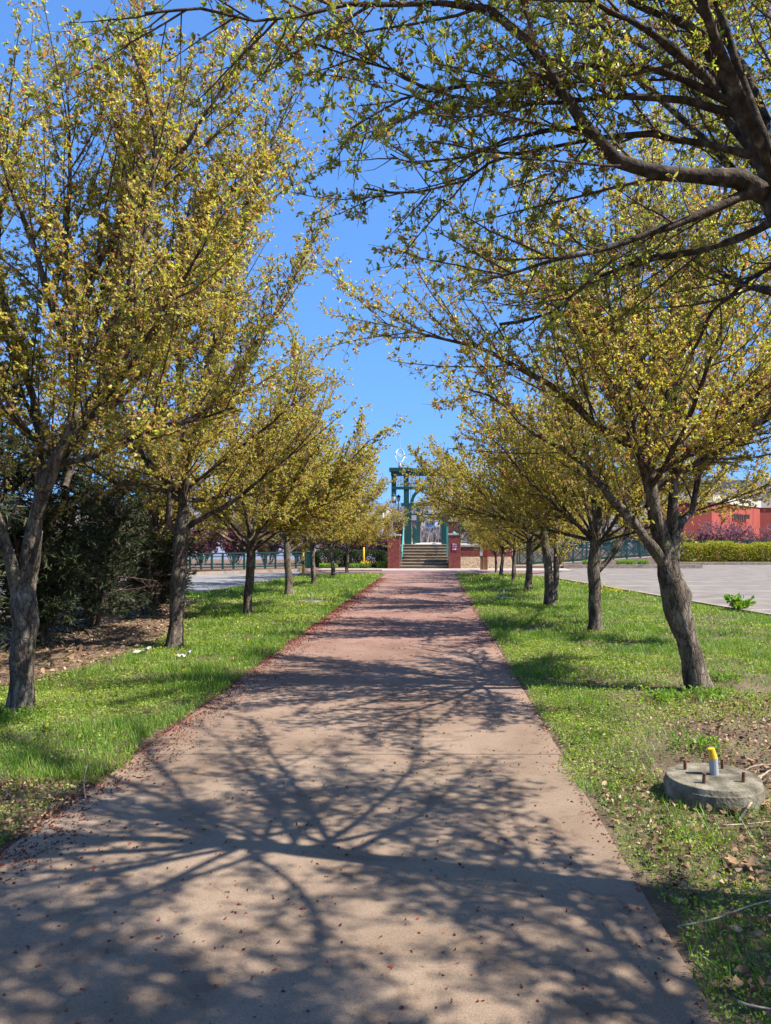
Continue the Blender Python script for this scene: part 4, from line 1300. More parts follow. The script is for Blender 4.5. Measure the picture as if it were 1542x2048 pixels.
# side frames with crosses and the rear portal
dR = 58.0
gr = empty('green_portal', (gx(861, dR), dR, 1.15), label='second smaller-looking green portal seen through the gateway', cat='gateway')
rc = gx(861, dR)


def RX(px): return gx(px, dR) - rc
def RZ(py): return gz(py, dR) - 1.15


def rbox(name, a, b, t, m_, y0=-.15, y1=.15):
    return MB().box(RX(a), RX(b), y0, y1, RZ(m_), RZ(t)).build(name, M['green'], gr, bevel=.01)


rbox('post', 833, 840.5, 1010, 1089.5)
rbox('post', 881.5, 889, 1010, 1089.5)
rbox('lintel', 820, 900, 1027, 1030.5, -.12, .12)
rbox('top_rail', 820, 900, 1008, 1011.5, -.12, .12)
for px in (852, 867, 828, 894):
    rbox('baluster', px - .4, px + .4, 1011.6, 1026.8, -.02, .02)
o = arc_ring(RX(861), RZ(1053), 19.6 / F * dR, 22.2 / F * dR, 0, math.pi, -.08, .08).build('arch', M['green'], gr)
rbox('spandrel', 840.6, 847, 1030.6, 1034, -.03, .03); rbox('spandrel', 875, 881.4, 1030.6, 1034, -.03, .03)


def railing(name, a, b, h, n, lab, cat_='railing', mesh=True, cross='x', m='green', rail_h=.07, group=None, post=.09, plank=False):
    """a, b: foot ends. Posts, rails, cross pieces and wire infill"""
    a, b = Vector(a), Vector(b)
    root = empty(name, a, label=lab, cat=cat_, group=group)
    D = b - a
    up = Vector((0, 0, 1))
    def pt(u, z): return D * u + up * z
    for i in range(n + 1):
        u = i / n
        MB().bar(pt(u, -.02), pt(u, h + .02), post, post).build('post', M[m], root)
    MB().bar(pt(0, h - .02), pt(1, h - .02), .11, rail_h).build('top_rail', M[m], root)
    MB().bar(pt(0, h - .16), pt(1, h - .16), .05, .05).build('rail', M[m], root)
    MB().bar(pt(0, .1), pt(1, .1), .06, .07).build('bottom_rail', M[m], root)
    for i in range(n):
        u0, u1 = i / n, (i + 1) / n
        if cross in 'x':
            MB().bar(pt(u0, .14), pt(u1, h - .18), .03, .045).build('cross_brace', M[m], root)
            MB().bar(pt(u0, h - .18) , pt(u1, .14), .028, .043).build('cross_brace', M[m], root)
        elif cross == '/':
            MB().bar(pt(u0, .14), pt(u1, h - .18), .015, .018).build('cross_brace', M['wire'], root)
    if mesh:
        g = MB()
        L = D.length
        k = int(L / .1)
        for i in range(k + 1):
            g.bar(pt(i / k, .13), pt(i / k, h - .17), .008, .008)
        for j in range(int((h - .3) / .1)):
            z = .2 + j * .1
            g.bar(pt(0, z), pt(1, z), .008, .008)
        tag(g.build('wire_mesh', M['wire'], root), kind='stuff')
    return root


# left railing along the road
railing('green_railing', (gx(380, 37.3), 37.3, .05), (gx(612, 39.2), 39.2, .1), .82, 11, 'green railing with wire panels along the left road', cross='/')
# railings between steps and gate, on the terrace
railing('green_railing', (gx(917, 42.7), 42.75, 1.28), (gx(1042, 42.7), 42.75, 1.28), 1.05, 5, 'green railing with crossed panels right of the steps on the brick wall', cross='x')
MB().box(0, 3.1, -.03, .03, 0, .28).build('top_plank', M['green'], bpy.data.objects['green_railing.001']).location = (0, 0, 1.04)
railing('green_railing', (gx(827, 46), 46, 1.28), (gx(832, 56), 56, 1.28), 1.1, 5, 'green crossed railing running back between the two gateways, left side', mesh=False)
railing('green_railing', (gx(893, 46), 46, 1.28), (gx(891, 56), 56, 1.28), 1.1, 5, 'green crossed railing running back between the two gateways, right side', mesh=False)
# ramp: two runs
rampA = MB().add([(5.0, 43.25, 0), (12.9, 43.25, .55), (12.9, 44.6, .55), (5.0, 44.6, 0), (5.0, 43.25, -.05), (12.9, 43.25, -.05), (12.9, 44.6, -.05), (5.0, 44.6, -.05)],
                 [(0, 1, 2, 3), (0, 4, 5, 1), (1, 5, 6, 2), (3, 2, 6, 7), (0, 3, 7, 4)])
struct('lower_ramp', rampA, M['kerb'])
rampB = MB().add([(4.61, 44.9, 1.28), (13.8, 44.9, .62), (13.8, 46.3, .62), (4.61, 46.3, 1.28), (4.61, 44.9, -.05), (13.8, 44.9, -.05), (13.8, 46.3, -.05), (4.61, 46.3, -.05)],
                 [(0, 3, 2, 1), (0, 1, 5, 4), (1, 2, 6, 5), (3, 7, 6, 2), (0, 4, 7, 3)])
struct('upper_ramp', rampB, M['kerb'])
railing('green_railing', (5.0, 43.3, .02), (12.85, 43.3, .57), 1.1, 10, 'front green crossed railing climbing along the lower ramp')
railing('green_railing', (5.0, 44.55, .02), (12.85, 44.55, .57), 1.1, 10, 'inner green crossed railing of the lower ramp', mesh=False)
railing('green_railing', (4.7, 44.95, 1.28), (13.75, 44.95, .63), 1.1, 11, 'green crossed railing of the upper ramp, sloping the other way', mesh=False)
railing('green_railing', (4.7, 46.25, 1.28), (15.5, 46.25, .63), 1.1, 12, 'rearmost green crossed railing of the ramp, below the purple shrubs', mesh=False)
railing('green_railing', (16.3, 51.5, .1), (28.5, 51.5, .1), 1.4, 9, 'green railing behind the yellow-green shrubs', mesh=False, cross='n')

# handrails of the steps
hr = empty('handrail', (SX0 + .1, SY, 0), label='teal handrail climbing the left side of the steps', cat='handrail')
MB().tube([(.0, -.05, .9), (.0, .3, 1.05), (.0, 2.6, 2.25), (.0, 2.9, 2.3)], .035, 8).build('rail', M['teal'], hr)
MB().tube([(.0, .1, .55), (.0, 2.6, 1.85)], .025, 8).build('rail', M['teal'], hr)
for yy_, z0, z1 in ((.02, 0, .95), (1.2, .6, 1.55), (2.55, 1.28, 2.25)):
    MB().bar((0, yy_, z0), (0, yy_, z1), .05, .05).build('post', M['teal'], hr)
MB().box(-.03, .03, 2.4, 2.46, 1.28, 2.5).build('post', M['white'], hr)
hr = empty('handrail', (SX1 - .05, SY, 0), label='teal handrail post behind the right front pier', cat='handrail')
MB().tube([(0, 1.0, 1.4), (0, 2.6, 2.3)], .035, 8).build('rail', M['teal'], hr)
MB().box(-.05, .05, 1.0, 1.08, .5, 2.3).build('post', M['teal'], hr)

# ring ornament on the gateway
og = empty('ring_finial', (gx(799.6, dG), dG, gz(936.3, dG)), label='white metal ring with slanting bar and spire on top of the gateway', cat='finial')
MB().lathe([(.09, 0), (.08, .26), (.05, .27)], 12).build('base_tube', M['chrome'], og, smooth=True)
rz_ = .72
ring = MB(); K = 40
pts = [(math.cos(2 * math.pi * i / K) * .245, math.sin(2 * math.pi * i / K) * .36, rz_ + math.sin(2 * math.pi * i / K) * .44) for i in range(K + 1)]
ring.tube(pts, .03, 8); ring.build('ring', M['chrome'], og, smooth=True)
MB().tube([(-.25, 0, rz_ + .22), (.1, 0, rz_ + .02), (.42, 0, rz_ - .14)], .022, 6).build('slant_bar', M['chrome'], og)
MB().tube([(-.24, 0, rz_ + .1), (.28, 0, rz_ - .18)], .02, 6).build('slant_bar', M['chrome'], og)
MB().tube([(0, 0, rz_ + .42), (-.02, 0, 2.15)], [.028, .006], 6).build('spire', M['chrome'], og)

# timber sign post right of the path end
ks = empty('timber_sign_post', (gx(967, 37.8), 37.8, 0), label='two-sided timber sign post with red and grey panels beside the last right trees', cat='sign')
MB().box(-.16, -.02, .0, .12, -.05, 1.0).build('timber_leg', M['wood'], ks)
MB().box(.0, .12, -.02, .12, -.05, 1.0).build('timber_leg', M['wood'], ks)
MB().box(.125, .21, -.01, .12, -.05, 1.0).build('timber_leg', M['wood'], ks)
MB().box(-.18, -.015, -.02, .14, .74, 1.95).build('grey_panel', M['signgrey'], ks, bevel=.005)
MB().box(-.01, .215, -.035, .14, .74, 1.86).build('red_panel', M['signred'], ks, bevel=.005)
MB().box(-.02, .23, -.04, .16, 1.865, 1.93).build('cap', M['wood'], ks, bevel=.01)
for i in range(4): MB().box(-.14, -.05, -.026, -.021, .95 + i * .1, 1.0 + i * .1).build('map_mark', M['pvc'], ks)

# yellow bollards, green bin
def bollard(x, y, h, r, lab, band=True):
    root = empty('yellow_bollard', (x, y, 0), label=lab, cat='bollard', group='yellow posts by the road')
    MB().lathe([(r, -.05), (r, h - .02), (r * .6, h)], 12).build('pole', M['yellow'], root, smooth=True)
    if band: MB().lathe([(r * 1.05, h * .44), (r * 1.05, h * .57)], 12).build('black_band', M['darkmetal'], root)


bollard(gx(606.5, 32.3), 32.3, 1.12, .055, 'yellow post with a black band beside the fifth left trunk')
bollard(gx(726.5, 39.6), 39.9, 1.15, .05, 'yellow post in front of the dark hedge by the daffodils', False)
bn = empty('green_utility_box', (gx(616, 39.3), 39.4, .05), label='green utility cabinet at the end of the left railing', cat='cabinet')
MB().box(-.14, .14, 0, .3, 0, .86).build('body', M['green'], bn, bevel=.015)
MB().box(-.16, .16, -.03, .33, .86, .92).build('lid', M['teal'], bn, bevel=.01)
MB().box(-.1, .1, -.008, .001, .1, .8).build('door', M['green'], bn)


# concrete lamp footings
def footing(x, y, r, h, lab, seed, full=True):
    root = empty('concrete_footing', (x, y, 0), rz=.15 * seed, label=lab, cat='concrete base', group='round concrete lamp footings')
    n = 56
    prof = [(r * 1.0, -.05), (r * 1.01, h * .35), (r * 1.0, h * .74), (r * .985, h * .78), (r * .955, h * .98), (r * .94, h), (r * .6, h + .002), (.03, h + .003)]
    g = MB().lathe(prof, n)
    g.v = [(p[0] * (1 + .006 * noise.noise(Vector(p) * 9)), p[1] * (1 + .006 * noise.noise(Vector(p) * 8 + Vector((5, 0, 0)))), p[2] + .002 * noise.noise(Vector(p) * 14)) for p in g.v]
    g.build('base', M['old_concrete'], root)
    if full:
        for a in (.75, 2.25, 3.9, 5.4):
            bx_, by_ = math.cos(a) * r * .62, math.sin(a) * r * .62
            tx = random.uniform(-.006, .006)
            MB().tube([(bx_, by_, h - .02), (bx_ + tx, by_, h + .062)], .0105, 8).build('anchor_bolt', M['rust'], root)
        MB().tube([(.02, .02, h - .02), (.012, .02, h + .105)], .027, 14).build('pipe', M['pvc'], root)
        MB().tube([(.012, .02, h + .1), (-.002, .02, h + .165)], [.027, .02], 14).build('yellow_cap', M['yellow'], root)
    else:
        MB().tube([(0, 0, h - .02), (0, 0, h + .2)], .022, 10).build('pipe', M['pvc'], root)
    return root


footing(1.72, 4.56, .29, .14, 'round concrete footing with rusty bolts and a yellow-capped pipe at the right', 1)
footing(1.82, 19.4, .29, .07, 'small distant concrete footing in the right lawn', 2, False)
footing(-3.05, 18.4, .33, .07, 'pale concrete footing with a stub in the left lawn', 3, False)

# ================================================================== BUILDINGS
def wall_seg(a, b, z0, z1, th=.3):
    g = MB()
    a, b = Vector((a[0], a[1], 0)), Vector((b[0], b[1], 0))
    t = (b - a).normalized(); n = Vector((-t.y, t.x, 0)) * th
    g.add([(p.x, p.y, z) for z in (z0, z1) for p in (a, b, b + n, a + n)], [(0, 3, 2, 1), (4, 5, 6, 7), (0, 1, 5, 4), (1, 2, 6, 5), (2, 3, 7, 6), (3, 0, 4, 7)])
    return g


rbd = empty('red_building', (0, 0, 0), label='low red stucco building with cream parapet across the lot', cat='building')
A, B, Cc, Dd = (gx(1423.5, 58), 58.0), (gx(1520, 68), 68.0), (gx(1322, 57.6), 57.6), (62, 68.2)
zt = gz(989, 58)
for i, (a, b) in enumerate(((Cc, A), (A, B), (B, Dd))):
    wall_seg(a, b, 0, zt - .62).build('wall', M['redwall'], rbd)
    t_ = (Vector(b) - Vector(a)).normalized(); nn = Vector((t_.y, -t_.x)) * .1
    a2, b2_ = (a[0] + nn.x, a[1] + nn.y), (b[0] + nn.x, b[1] + nn.y)
    wall_seg(a2, b2_, zt - .615, zt - .02 * i, .45).build('parapet', M['parapet'], rbd)
# vertical score lines and window on the bright facade
tA = (Vector(B) - Vector(A)); LA = tA.length; tA.normalize(); nA = Vector((tA.y, -tA.x))
for k in range(1, 6):
    p = Vector(A) + tA * LA * k / 6
    MB().box(p.x - .02, p.x + .02, p.y - .02, p.y + .0, 0, zt - .63).build('score_line', M['signred'], rbd)
w0, w1 = Vector(A) + tA * LA * .38, Vector(A) + tA * LA * .62
wf = wall_seg(w0 + nA * .06, w1 + nA * .06, gz(1041, 61.5), gz(1026, 61.5), .1).build('window', M['redwall'], rbd)
wall_seg(w0 + tA * .06 + nA * .075, w1 - tA * .06 + nA * .075, gz(1039.5, 61.5), gz(1027.5, 61.5), .03).build('pane', M['glass'], wf)
for k in range(1, 6):
    p = w0 + (w1 - w0) * k / 6 + nA * .12
    MB().box(p.x - .025, p.x + .025, p.y - .025, p.y + .025, gz(1041, 61.5), gz(1026, 61.5)).build('bar', M['redwall'], wf)
p = w1 + tA * .5 + nA * .1
MB().box(p.x - .2, p.x + .2, p.y - .2, p.y + .1, gz(1036, 61.5), gz(1027, 61.5)).build('wall_box', M['darkmetal'], rbd)
# pale wing left of it
pw = empty('pale_building', (0, 0, 0), label='long pale grey building wing behind the ramp', cat='building')
MB().box(gx(1110, 60), gx(1320, 58), 59, 72, 0, gz(1000, 59)).build('wall', M['greywall'], pw)
MB().box(gx(1110, 60) - .1, gx(1320, 58), 58.9, 72.1, gz(1000, 59), gz(993, 59)).build('parapet', M['parapet'], pw)
lw = empty('lavender_building', (0, 0, 0), label='long pale lavender wall behind the purple shrubs at the left', cat='building')
MB().box(gx(330, 56), gx(766, 56), 56, 66, 0, gz(1012, 56)).build('wall', M['lavwall'], lw)
MB().box(gx(330, 56) - .1, gx(766, 56) + .1, 55.9, 66.1, gz(1012, 56), gz(1009, 56)).build('parapet', M['parapet'], lw)


# houses on the hillside seen through the gate
def house(px, d, w, dp, h, rh, wm, rot, lab):
    x = gx(px, d); z = hz(x, d) - .5
    root = empty('hillside_house', (x, d, z), rz=rot, label=lab, cat='house', group='houses on the far hillside')
    MB().box(-w / 2, w / 2, -dp / 2, dp / 2, -1, h).build('wall', M[wm], root)
    MB().add([(-w / 2 - .4, -dp / 2 - .4, h), (w / 2 + .4, -dp / 2 - .4, h), (w / 2 + .4, dp / 2 + .4, h), (-w / 2 - .4, dp / 2 + .4, h), (-w / 2 - .4, 0, h + rh), (w / 2 + .4, 0, h + rh)],
             [(0, 1, 5, 4), (2, 3, 4, 5), (0, 4, 3), (1, 2, 5), (0, 3, 2, 1)]).build('roof', M['roof'], root)
    nwin = max(2, int(w / 3))
    for fl in range(int(h / 3)):
        for i in range(nwin):
            cx_ = -w / 2 + w * (i + .5) / nwin
            f_ = MB().box(cx_ - .6, cx_ + .6, -dp / 2 - .06, -dp / 2 + .02, fl * 3 + 1.0, fl * 3 + 2.5).build('window', M['white'], root)
            MB().box(cx_ - .48, cx_ + .48, -dp / 2 - .08, -dp / 2 - .05, fl * 3 + 1.1, fl * 3 + 2.4).build('pane', M['glass'], f_)


house(873, 420, 7, 8, 7, 3, 'house_white', .1, 'white two-storey house right of centre through the arch')
house(862, 400, 5.5, 7, 6, 2.5, 'house_blue', -.1, 'blue house next to the white one through the arch')
house(850, 440, 6, 8, 6, 3, 'house_tan', .2, 'tan house left of centre through the arch')
house(844, 500, 8, 8, 7, 3, 'house_white', 0, 'white house higher up at the left of the arch')
house(860, 540, 8, 8, 7, 3, 'house_brick', .15, 'brick house high in the middle of the arch')
house(874, 570, 9, 8, 7, 3, 'house_white', -.2, 'white house highest at the right of the arch')
house(829, 430, 6, 8, 6, 3, 'house_brick', -.2, 'brick house seen between the left gate posts')
rbg = empty('ridge_building', (gx(1455, 770), 770, hz(gx(1455, 770), 770) - 1), label='long dark building on the ridge above the red building', cat='building')
MB().box(-22, 20, -6, 6, -2, 9).build('wall', M['roof'], rbg)
MB().box(-10, -2, -5, 5, 9, 13).build('tower', M['roof'], rbg)
# ================================================================== GROUND COVER (countless)
rng = np.random.default_rng(200)


def nz2(x, y, s, o=0.0):
    return np.array([noise.noise(Vector((a * s, b * s, o))) for a, b in zip(x, y)])


def scatter(n_per, side, y0, y1, margin=1.3):
    """points on a lawn strip that the photo (and a step aside) could see"""
    A_ = (y1 - y0) * 8
    n = int(A_ * n_per)
    y = rng.uniform(y0, y1, n)
    if side < 0:
        x = rng.uniform(-10, PL + .2, n)
        le = np.array([left_edge(v) for v in np.linspace(y0, y1, 60)])
        ok = (x > -.586 * y - margin) & (x > np.interp(y, np.linspace(y0, y1, 60), le) + .05)
    else:
        x = rng.uniform(PR - .2, 9, n)
        ok = (x < .455 * y + margin) & (x < kx(y) - .1)
    A2 = n
    return x[ok], y[ok]


BL, CL, LT = [], [], []
bands = [(1.6, 5, 4600, 9000, 1.0), (5, 8, 3600, 7000, 1.15), (8, 12, 2100, 3200, 1.5), (12, 18, 1100, 1300, 2.1), (18, 26, 560, 480, 2.9), (26, 33.6, 330, 260, 3.8)]
for y0, y1, nb, nc, s in bands:
    for side in (-1, 1):
        for typ in ('b', 'c'):
            x, y = scatter(nb if typ == 'b' else nc, side, y0, y1)
            if not len(x): continue
            cn = nz2(x, y, .55, 3.3) + .45 * nz2(x, y, 2.1, 9)            # grass or ground cover
            bare = nz2(x, y, .5, 20) + .5 * nz2(x, y, 1.9, 31)
            rr = rng.random(len(x))
            if side > 0:
                # thin, bare soil beside the footing and to the far right near the viewer
                dens = np.clip(1.0 + bare * .9 - np.clip((x - 1.12 - .05 * (y - 3)) / .45, 0, 1) * np.clip((9.5 - y) / 3, 0, 1) * np.clip((y - 3.4) / .6, .35, 1) * .95, .05, 1)
                en = nz2(y, y * 0, 1.1, 11) * .13 + nz2(y, y * 0, 5, 12) * .05
                edge = np.clip((x - PR + .01 + en) / .05, 0, 1) * (rng.random(len(x)) < np.clip((x - PR + .2) / .3, .35, 1))
                ok = (x - 1.72) ** 2 + (y - 4.56) ** 2 > .09
            else:
                bed = np.clip((x - np.interp(y, [7, 9, 12, 15.5, 19.5, 22], [-5, -4.35, -4.5, -5.3, -6.5, -9])) / .5, 0, 1)
                bed = np.where((y < 6.3) | (y > 20), 1, bed)
                dens = np.clip(1 + bare * .4, .35, 1) * (.04 + .96 * bed)
                dens *= np.where((y < 4.8) & (y > 4.0) & (x > -3.0), np.clip(.8 + bare * 1.5, .25, 1), 1)
                en = nz2(y, y * 0, 1.1, 15) * .13 + nz2(y, y * 0, 5, 16) * .05
                edge = np.clip((PL - x + .01 + en) / .05, 0, 1) * (rng.random(len(x)) < np.clip((PL - x + .2) / .3, .35, 1))
                ok = (x + 3.05) ** 2 + (y - 18.4) ** 2 > .12
            if typ == 'b': sel = ok & (rr < dens * edge * np.clip(.55 + cn * 1.6, .12, 1))
            else: sel = ok & (rr < dens * edge * np.clip(.6 - cn * 1.6, .1, 1))
            x, y = x[sel], y[sel]
            n = len(x)
            z = .012 + rng.random(n) * .01
            if typ == 'b':
                hmul = np.clip(1 + 1.3 * nz2(x, y, 1.3, 50) + .9 * nz2(x, y, 4, 51), .35, 2.3)
                h = rng.uniform(.03, .075, n) * hmul * (1 + .12 * (s - 1))
                w = .0022 * s ** 1.0 * rng.uniform(.8, 1.4, n)
                a = rng.uniform(0, 6.28, n); ln = rng.uniform(.1, .75, n)
                b0 = np.stack([x, y, z], 1)
                sd = np.stack([-np.sin(a), np.cos(a), 0 * a], 1) * w[:, None]
                dr = np.stack([np.cos(a) * ln, np.sin(a) * ln, np.ones(n)], 1) * h[:, None]
                mid = b0 + dr * .55
                tip = b0 + dr * np.array([1.5, 1.5, .92])
                BL.append(np.stack([b0 - sd * 1.1, b0 + sd * 1.1, tip], 1))
            else:
                hmul = np.clip(.9 + 1.5 * nz2(x, y, 1.6, 70) + .8 * nz2(x, y, 5, 71), .15, 2.2)
                z = z + rng.random(n) * .038 * hmul * (1 + .15 * (s - 1))
                pos = np.stack([x, y, z], 1)
                V, Fq = leaves(rng, pos, rng.normal(size=(n, 3)) * np.array([1, 1, .35]), (.0075 * s ** .95, .017 * s ** .95), .8, 3, .15, .25)
                CL.append(V.reshape(n, 3, 3))
BLv = np.vstack(BL); n = len(BLv)
print('blades', n, 'cover', sum(len(c) for c in CL))
tag(link('grass', npmesh('grass', BLv.reshape(-1, 3), [(np.arange(n * 3).reshape(n, 3), 0)], M['grass'])), label='fresh green grass blades along both sides of the path', cat='grass', kind='stuff')
CLv = np.vstack(CL); n = len(CLv)
tag(link('ground_cover', npmesh('ground_cover', CLv.reshape(-1, 3), [(np.arange(n * 3).reshape(n, 3), 0)], M['clover'])), label='low yellow-green chickweed carpet beside the path', cat='ground cover', kind='stuff')

# dead leaf litter
LV = []
def litter(x, y, L, z=.02):
    n = len(x)
    pos = np.stack([x, y, np.full(n, z) + rng.random(n) * .02], 1)
    V, Fq = leaves(rng, pos, rng.normal(size=(n, 3)) * np.array([1, 1, .18]), L, .6, 6, .05, .1, .25)
    LV.append(V.reshape(n, 6, 3))


def uni(n, x0, x1, y0, y1): return rng.uniform(x0, x1, n), rng.uniform(y0, y1, n)


x, y = uni(8500, 1.15, 4.2, 2.2, 7.6); k = (x > 1.35 + .1 * (y - 2) + .3 * rng.random(len(x))) & ((x - 1.72) ** 2 + (y - 4.56) ** 2 > .09); litter(x[k], y[k], (.014, .045))
x, y = uni(1800, 1.05, 3.0, 2.2, 5); litter(x, y, (.015, .05), .035)
x, y = uni(1500, 1.2, 5.6, 6.5, 16); litter(x, y, (.02, .05))
x, y = uni(500, 1.0, 1.5, 2.2, 7); litter(x, y, (.012, .04))
x, y = uni(6500, -8.5, -4.2, 7.2, 19); k = x < np.interp(y, [7, 9, 12, 15.5, 19.5], [-4.7, -4.0, -4.1, -4.9, -6.0]) - .3 * rng.random(len(x)); litter(x[k], y[k], (.03, .08))
x, y = uni(900, -6, -2.3, 5, 20); litter(x, y, (.02, .05))
x, y = uni(1500, -2.9, -2.15, 3.9, 4.9); litter(x, y, (.012, .035))
x, y = uni(900, 1.5, 4.3, 39.8, 42.4); litter(x, y, (.03, .07), .02)
LVv = np.vstack(LV)
k = (LVv[:, 0, 0] > 1.5) & (LVv[:, 0, 1] > 39.7) & (LVv[:, 0, 1] < 42.5)
LVv[k, :, 2] += ((LVv[k, 0, 1] - 39.75) / 2.75 * .58)[:, None]
n = len(LVv)
tag(link('leaf_litter', npmesh('leaf_litter', LVv.reshape(-1, 3), [(np.arange(n * 6).reshape(n, 6), 0)], M['litter'])), label='brown dead leaf scraps and chips on the bare soil', cat='leaf litter', kind='stuff')

# reddish bud husks on the path and in a drift at its left edge
xs, ys2 = [], []
n = 11000
y = 3.0 + 27 * rng.random(n) ** 1.15
wv = .07 + .16 * (nz2(y, y * 0, 1.7, 4) + .5) + .02 * np.clip(y / 10, 0, 1.5)
x = PL - .05 + np.abs(rng.normal(size=n)) * wv
xs.append(x); ys2.append(y)
n = 2000
xs.append(rng.uniform(PL, PR, n)); ys2.append(2.0 + 20 * rng.random(n) ** 1.3)
n = 900
y = 2.2 + 24 * rng.random(n); xs.append(PR - np.abs(rng.normal(size=n)) * .05); ys2.append(y)
x, y = np.concatenate(xs), np.concatenate(ys2)
n = len(x)
sz = np.clip(y / 9, 1, 1.5)
pos = np.stack([x, y, np.full(n, .016)], 1)
V1, F1 = leaves(rng, pos, rng.normal(size=(n, 3)) * np.array([1, 1, .1]), (.010, .022), .8, 4, .05, .15, .3)
V1 = (V1.reshape(n, 4, 3) - pos[:, None]) * sz[:, None, None] + pos[:, None]
m2 = rng.random(n) < .3
V2, F2 = bipyr(rng, pos[m2] + np.array([0, 0, .003]), rng.normal(size=(m2.sum(), 3)) * np.array([1, 1, .2]), (.008, .014), .8)
V, Fs = cat([(V1.reshape(-1, 3), F1, 0), (V2, F2, 0)])
V[:, 2] = np.maximum(V[:, 2], .0145)
tag(link('fallen_bud_husks', npmesh('fallen_bud_husks', V, Fs, M['petal'])), label='dark red fallen husks scattered on the path and drifted at its left edge', cat='husks', kind='stuff')

# larger curled dead leaves, one by one
def dead_leaf_mesh(seed):
    rnd = random.Random(seed)
    n = 15
    V, Fq = [(0, 0, .008)], []
    for i in range(n):
        a = 2 * math.pi * i / n
        r = (1.0 if i % 3 == 0 else .55 if i % 3 == 1 else .72) * rnd.uniform(.8, 1.1)
        V.append((math.cos(a) * r * .5, math.sin(a) * r * .42, .12 * abs(math.sin(a * 1.5 + seed)) + rnd.uniform(0, .12)))
    for i in range(n): Fq.append((0, 1 + i, 1 + (i + 1) % n))
    return npmesh('dead_leaf', np.array(V), [(np.array(Fq), 0)], M['litter'])


dl = [dead_leaf_mesh(i) for i in range(3)]
dl_lab = ['curled brown dead leaf in front of the near footing', 'large dead leaf at the lower right side of the near footing', 'dead leaf behind the near footing, below the leaning trunk',
          'smaller dead leaf beside the one behind the near footing', 'small orange dead leaf in grass left of the near footing', 'dead leaf just right of the small orange one in the grass',
          'big brown dead leaf in shaded grass left of the leaning trunk', 'pale dead leaf pair, right one, below the near footing', 'pale dead leaf pair, left one, below the near footing',
          'long dead leaf in grass near the lower right path edge', 'dead leaf near the bottom right corner', 'dead leaf upper right of the near footing', 'larger dead leaf at the right edge beside the near footing',
          'dead leaf beside the nearest left trunk', 'small dead leaf right of the nearest left trunk', 'dead leaf in the middle of the near left ground cover', 'small dead leaf at the left path edge',
          'small dead leaf lower in the grass near the right path edge', 'tiny dead leaf in the grass left of the straight stick', 'dark curled leaf lying alone on the path']
for i, (px, py, s) in enumerate([(1470, 1632, .11), (1535, 1620, .12), (1420, 1450, .1), (1385, 1456, .08), (1200, 1465, .06), (1225, 1470, .09), (1180, 1380, .13), (1500, 1742, .12), (1462, 1735, .1), (1385, 1805, .1),
                                (1470, 1985, .08), (1500, 1530, .09), (1530, 1545, .11), (75, 1398, .07), (123, 1435, .07), (250, 1440, .07), (285, 1560, .06), (1235, 1655, .06), (1310, 1665, .05), (868, 1348, .07)]):
    d_ = EYE * F / (py - CY)
    o = link('dead_leaf', dl[i % 3])
    o.location = (gx(px, d_), d_, .03 if px != 868 else .018)
    o.scale = (s, s, s * .9); o.rotation_euler = (random.uniform(-.3, .3), random.uniform(-.3, .3), random.uniform(0, 6))
    tag(o, dl_lab[i], 'leaf', 'large curled dead leaves on the ground')

# dead sticks
def stick(pts, r, lab):
    P_ = [(gx(px, EYE * F / (py - CY)), EYE * F / (py - CY), .03 + dz) for px, py, dz in pts]
    c = P_[0]
    o = MB().tube([tuple(p) for p in resample([(p[0] - c[0], p[1] - c[1], p[2] - c[2]) for p in P_], 10)], [r * (1 - .06 * i) for i in range(10)], 7).build('dead_stick', M['stick'], smooth=True)
    o.location = c
    tag(o, lab, 'stick', 'dead sticks on the soil')


stick([(1478, 1652, .0), (1510, 1620, .05), (1530, 1580, .08), (1620, 1560, .1)], .008, 'forked pale stick leaning against the right side of the near footing')
stick([(1440, 1662, .0), (1490, 1663, .01), (1560, 1655, .01)], .006, 'straight stick lying below the near footing')
stick([(1355, 1868, .0), (1430, 1862, .02), (1500, 1845, .04), (1560, 1825, .03)], .005, 'thin pale stick in the grass at the lower right edge')
stick([(1400, 1925, .0), (1440, 1960, .01)], .004, 'short twig in the grass at the lower right')
stick([(1475, 2020, 0), (1500, 2035, .01), (1560, 2045, .01)], .006, 'stick at the bottom right corner')
stick([(1460, 1585, .0), (1500, 1582, .12), (1560, 1575, .12)], .006, 'stick resting by the rim of the near footing')
stick([(172, 1612, 0), (168, 1590, .05), (175, 1565, .1)], .004, 'thin twig standing at the left path edge')

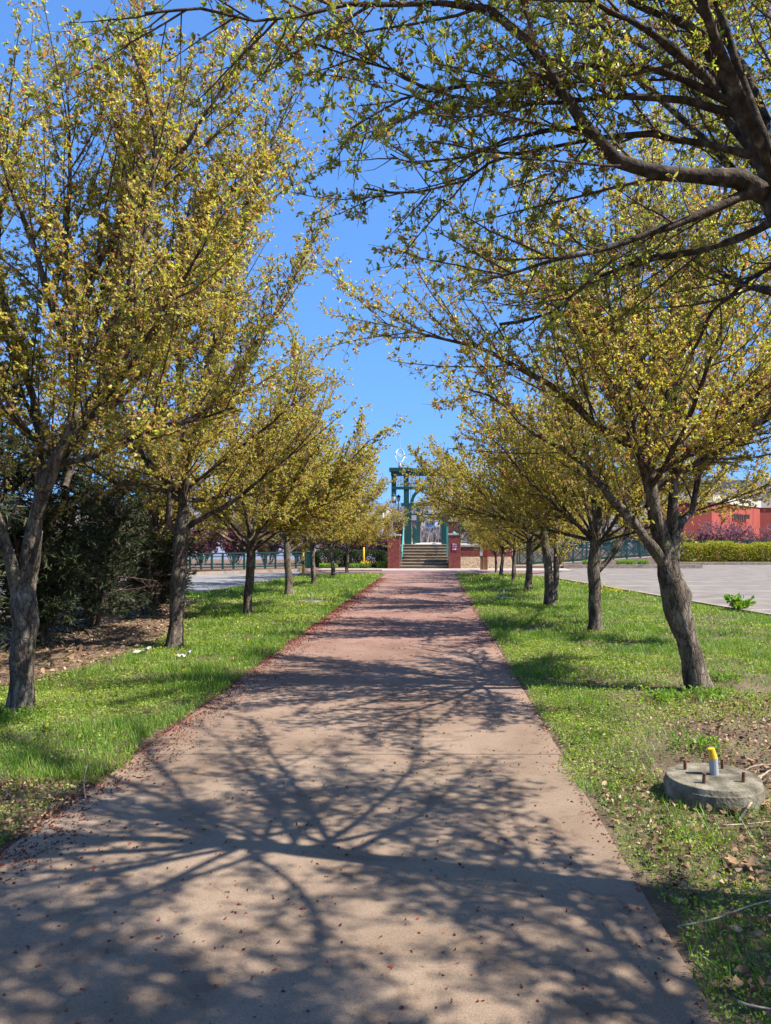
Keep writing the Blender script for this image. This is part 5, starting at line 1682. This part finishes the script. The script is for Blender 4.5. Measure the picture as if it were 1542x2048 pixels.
# scraps of white litter by the second left tree
for px, py, w, lab in ((284, 1312, .1, 'crumpled white and tan litter left of the second left trunk'), (368, 1320, .09, 'small white scrap right of the second left trunk')):
    d_ = EYE * F / (py - CY)
    rnd = random.Random(px)
    V, Fq = [], []
    for j in range(6):
        for i in range(8):
            V.append(((i / 7 - .5) * w * 2.2, (j / 5 - .5) * w, .02 + rnd.uniform(0, .045) + (.05 if i > 5 else 0)))
    for j in range(5):
        for i in range(7):
            k = j * 8 + i
            Fq.append((k, k + 1, k + 9, k + 8))
    o = link('litter_scrap', npmesh('litter_scrap', np.array(V), [(np.array(Fq), 0)], M['signgrey']))
    o.location = (gx(px, d_), d_, .02)
    tag(o, lab, 'litter')

# young leafy weeds at the foot of the leaning tree and near the footing
for i, (px, py, s, lab) in enumerate([(1330, 1405, 1.0, 'leafy weeds in shade at the left foot of the leaning trunk'), (1425, 1400, 1.0, 'leafy weeds at the right foot of the leaning trunk'),
                                      (1400, 1500, .8, 'bright leafy weed behind the near footing'), (1440, 1365, .9, 'leafy weeds in the grass right of the leaning trunk'),
                                      (10, 1440, .9, 'tall grass tuft at the foot of the nearest left trunk')]):
    d_ = EYE * F / (py - CY)
    rw_ = np.random.default_rng(300 + i)
    n = 60
    st = []
    for _ in range(n):
        ox, oy = rw_.normal() * .13 * s, rw_.normal() * .12 * s
        st.append(resample([(ox, oy, 0), (ox + rw_.normal() * .03, oy + rw_.normal() * .03, .05 * s), (ox + rw_.normal() * .05, oy + rw_.normal() * .05, rw_.uniform(.05, .12) * s)], 4))
    st = np.array(st)
    V0, F0 = tubes(st, np.full(st.shape[:2], .0015), 3)
    p, tt = points_on(rw_, st, .02, .3)
    V1, F1 = leaves(rw_, p, tt, (.025 * s, .055 * s), .42, 6, .8, .3)
    V, Fs = cat([(V0, F0, 0), (V1, F1, 0)])
    o = link('weed_clump', npmesh('weed_clump', V, Fs, M['weed']), loc=(gx(px, d_), d_, .01))
    tag(o, lab, 'weeds', 'leafy weed clumps', kind='stuff')
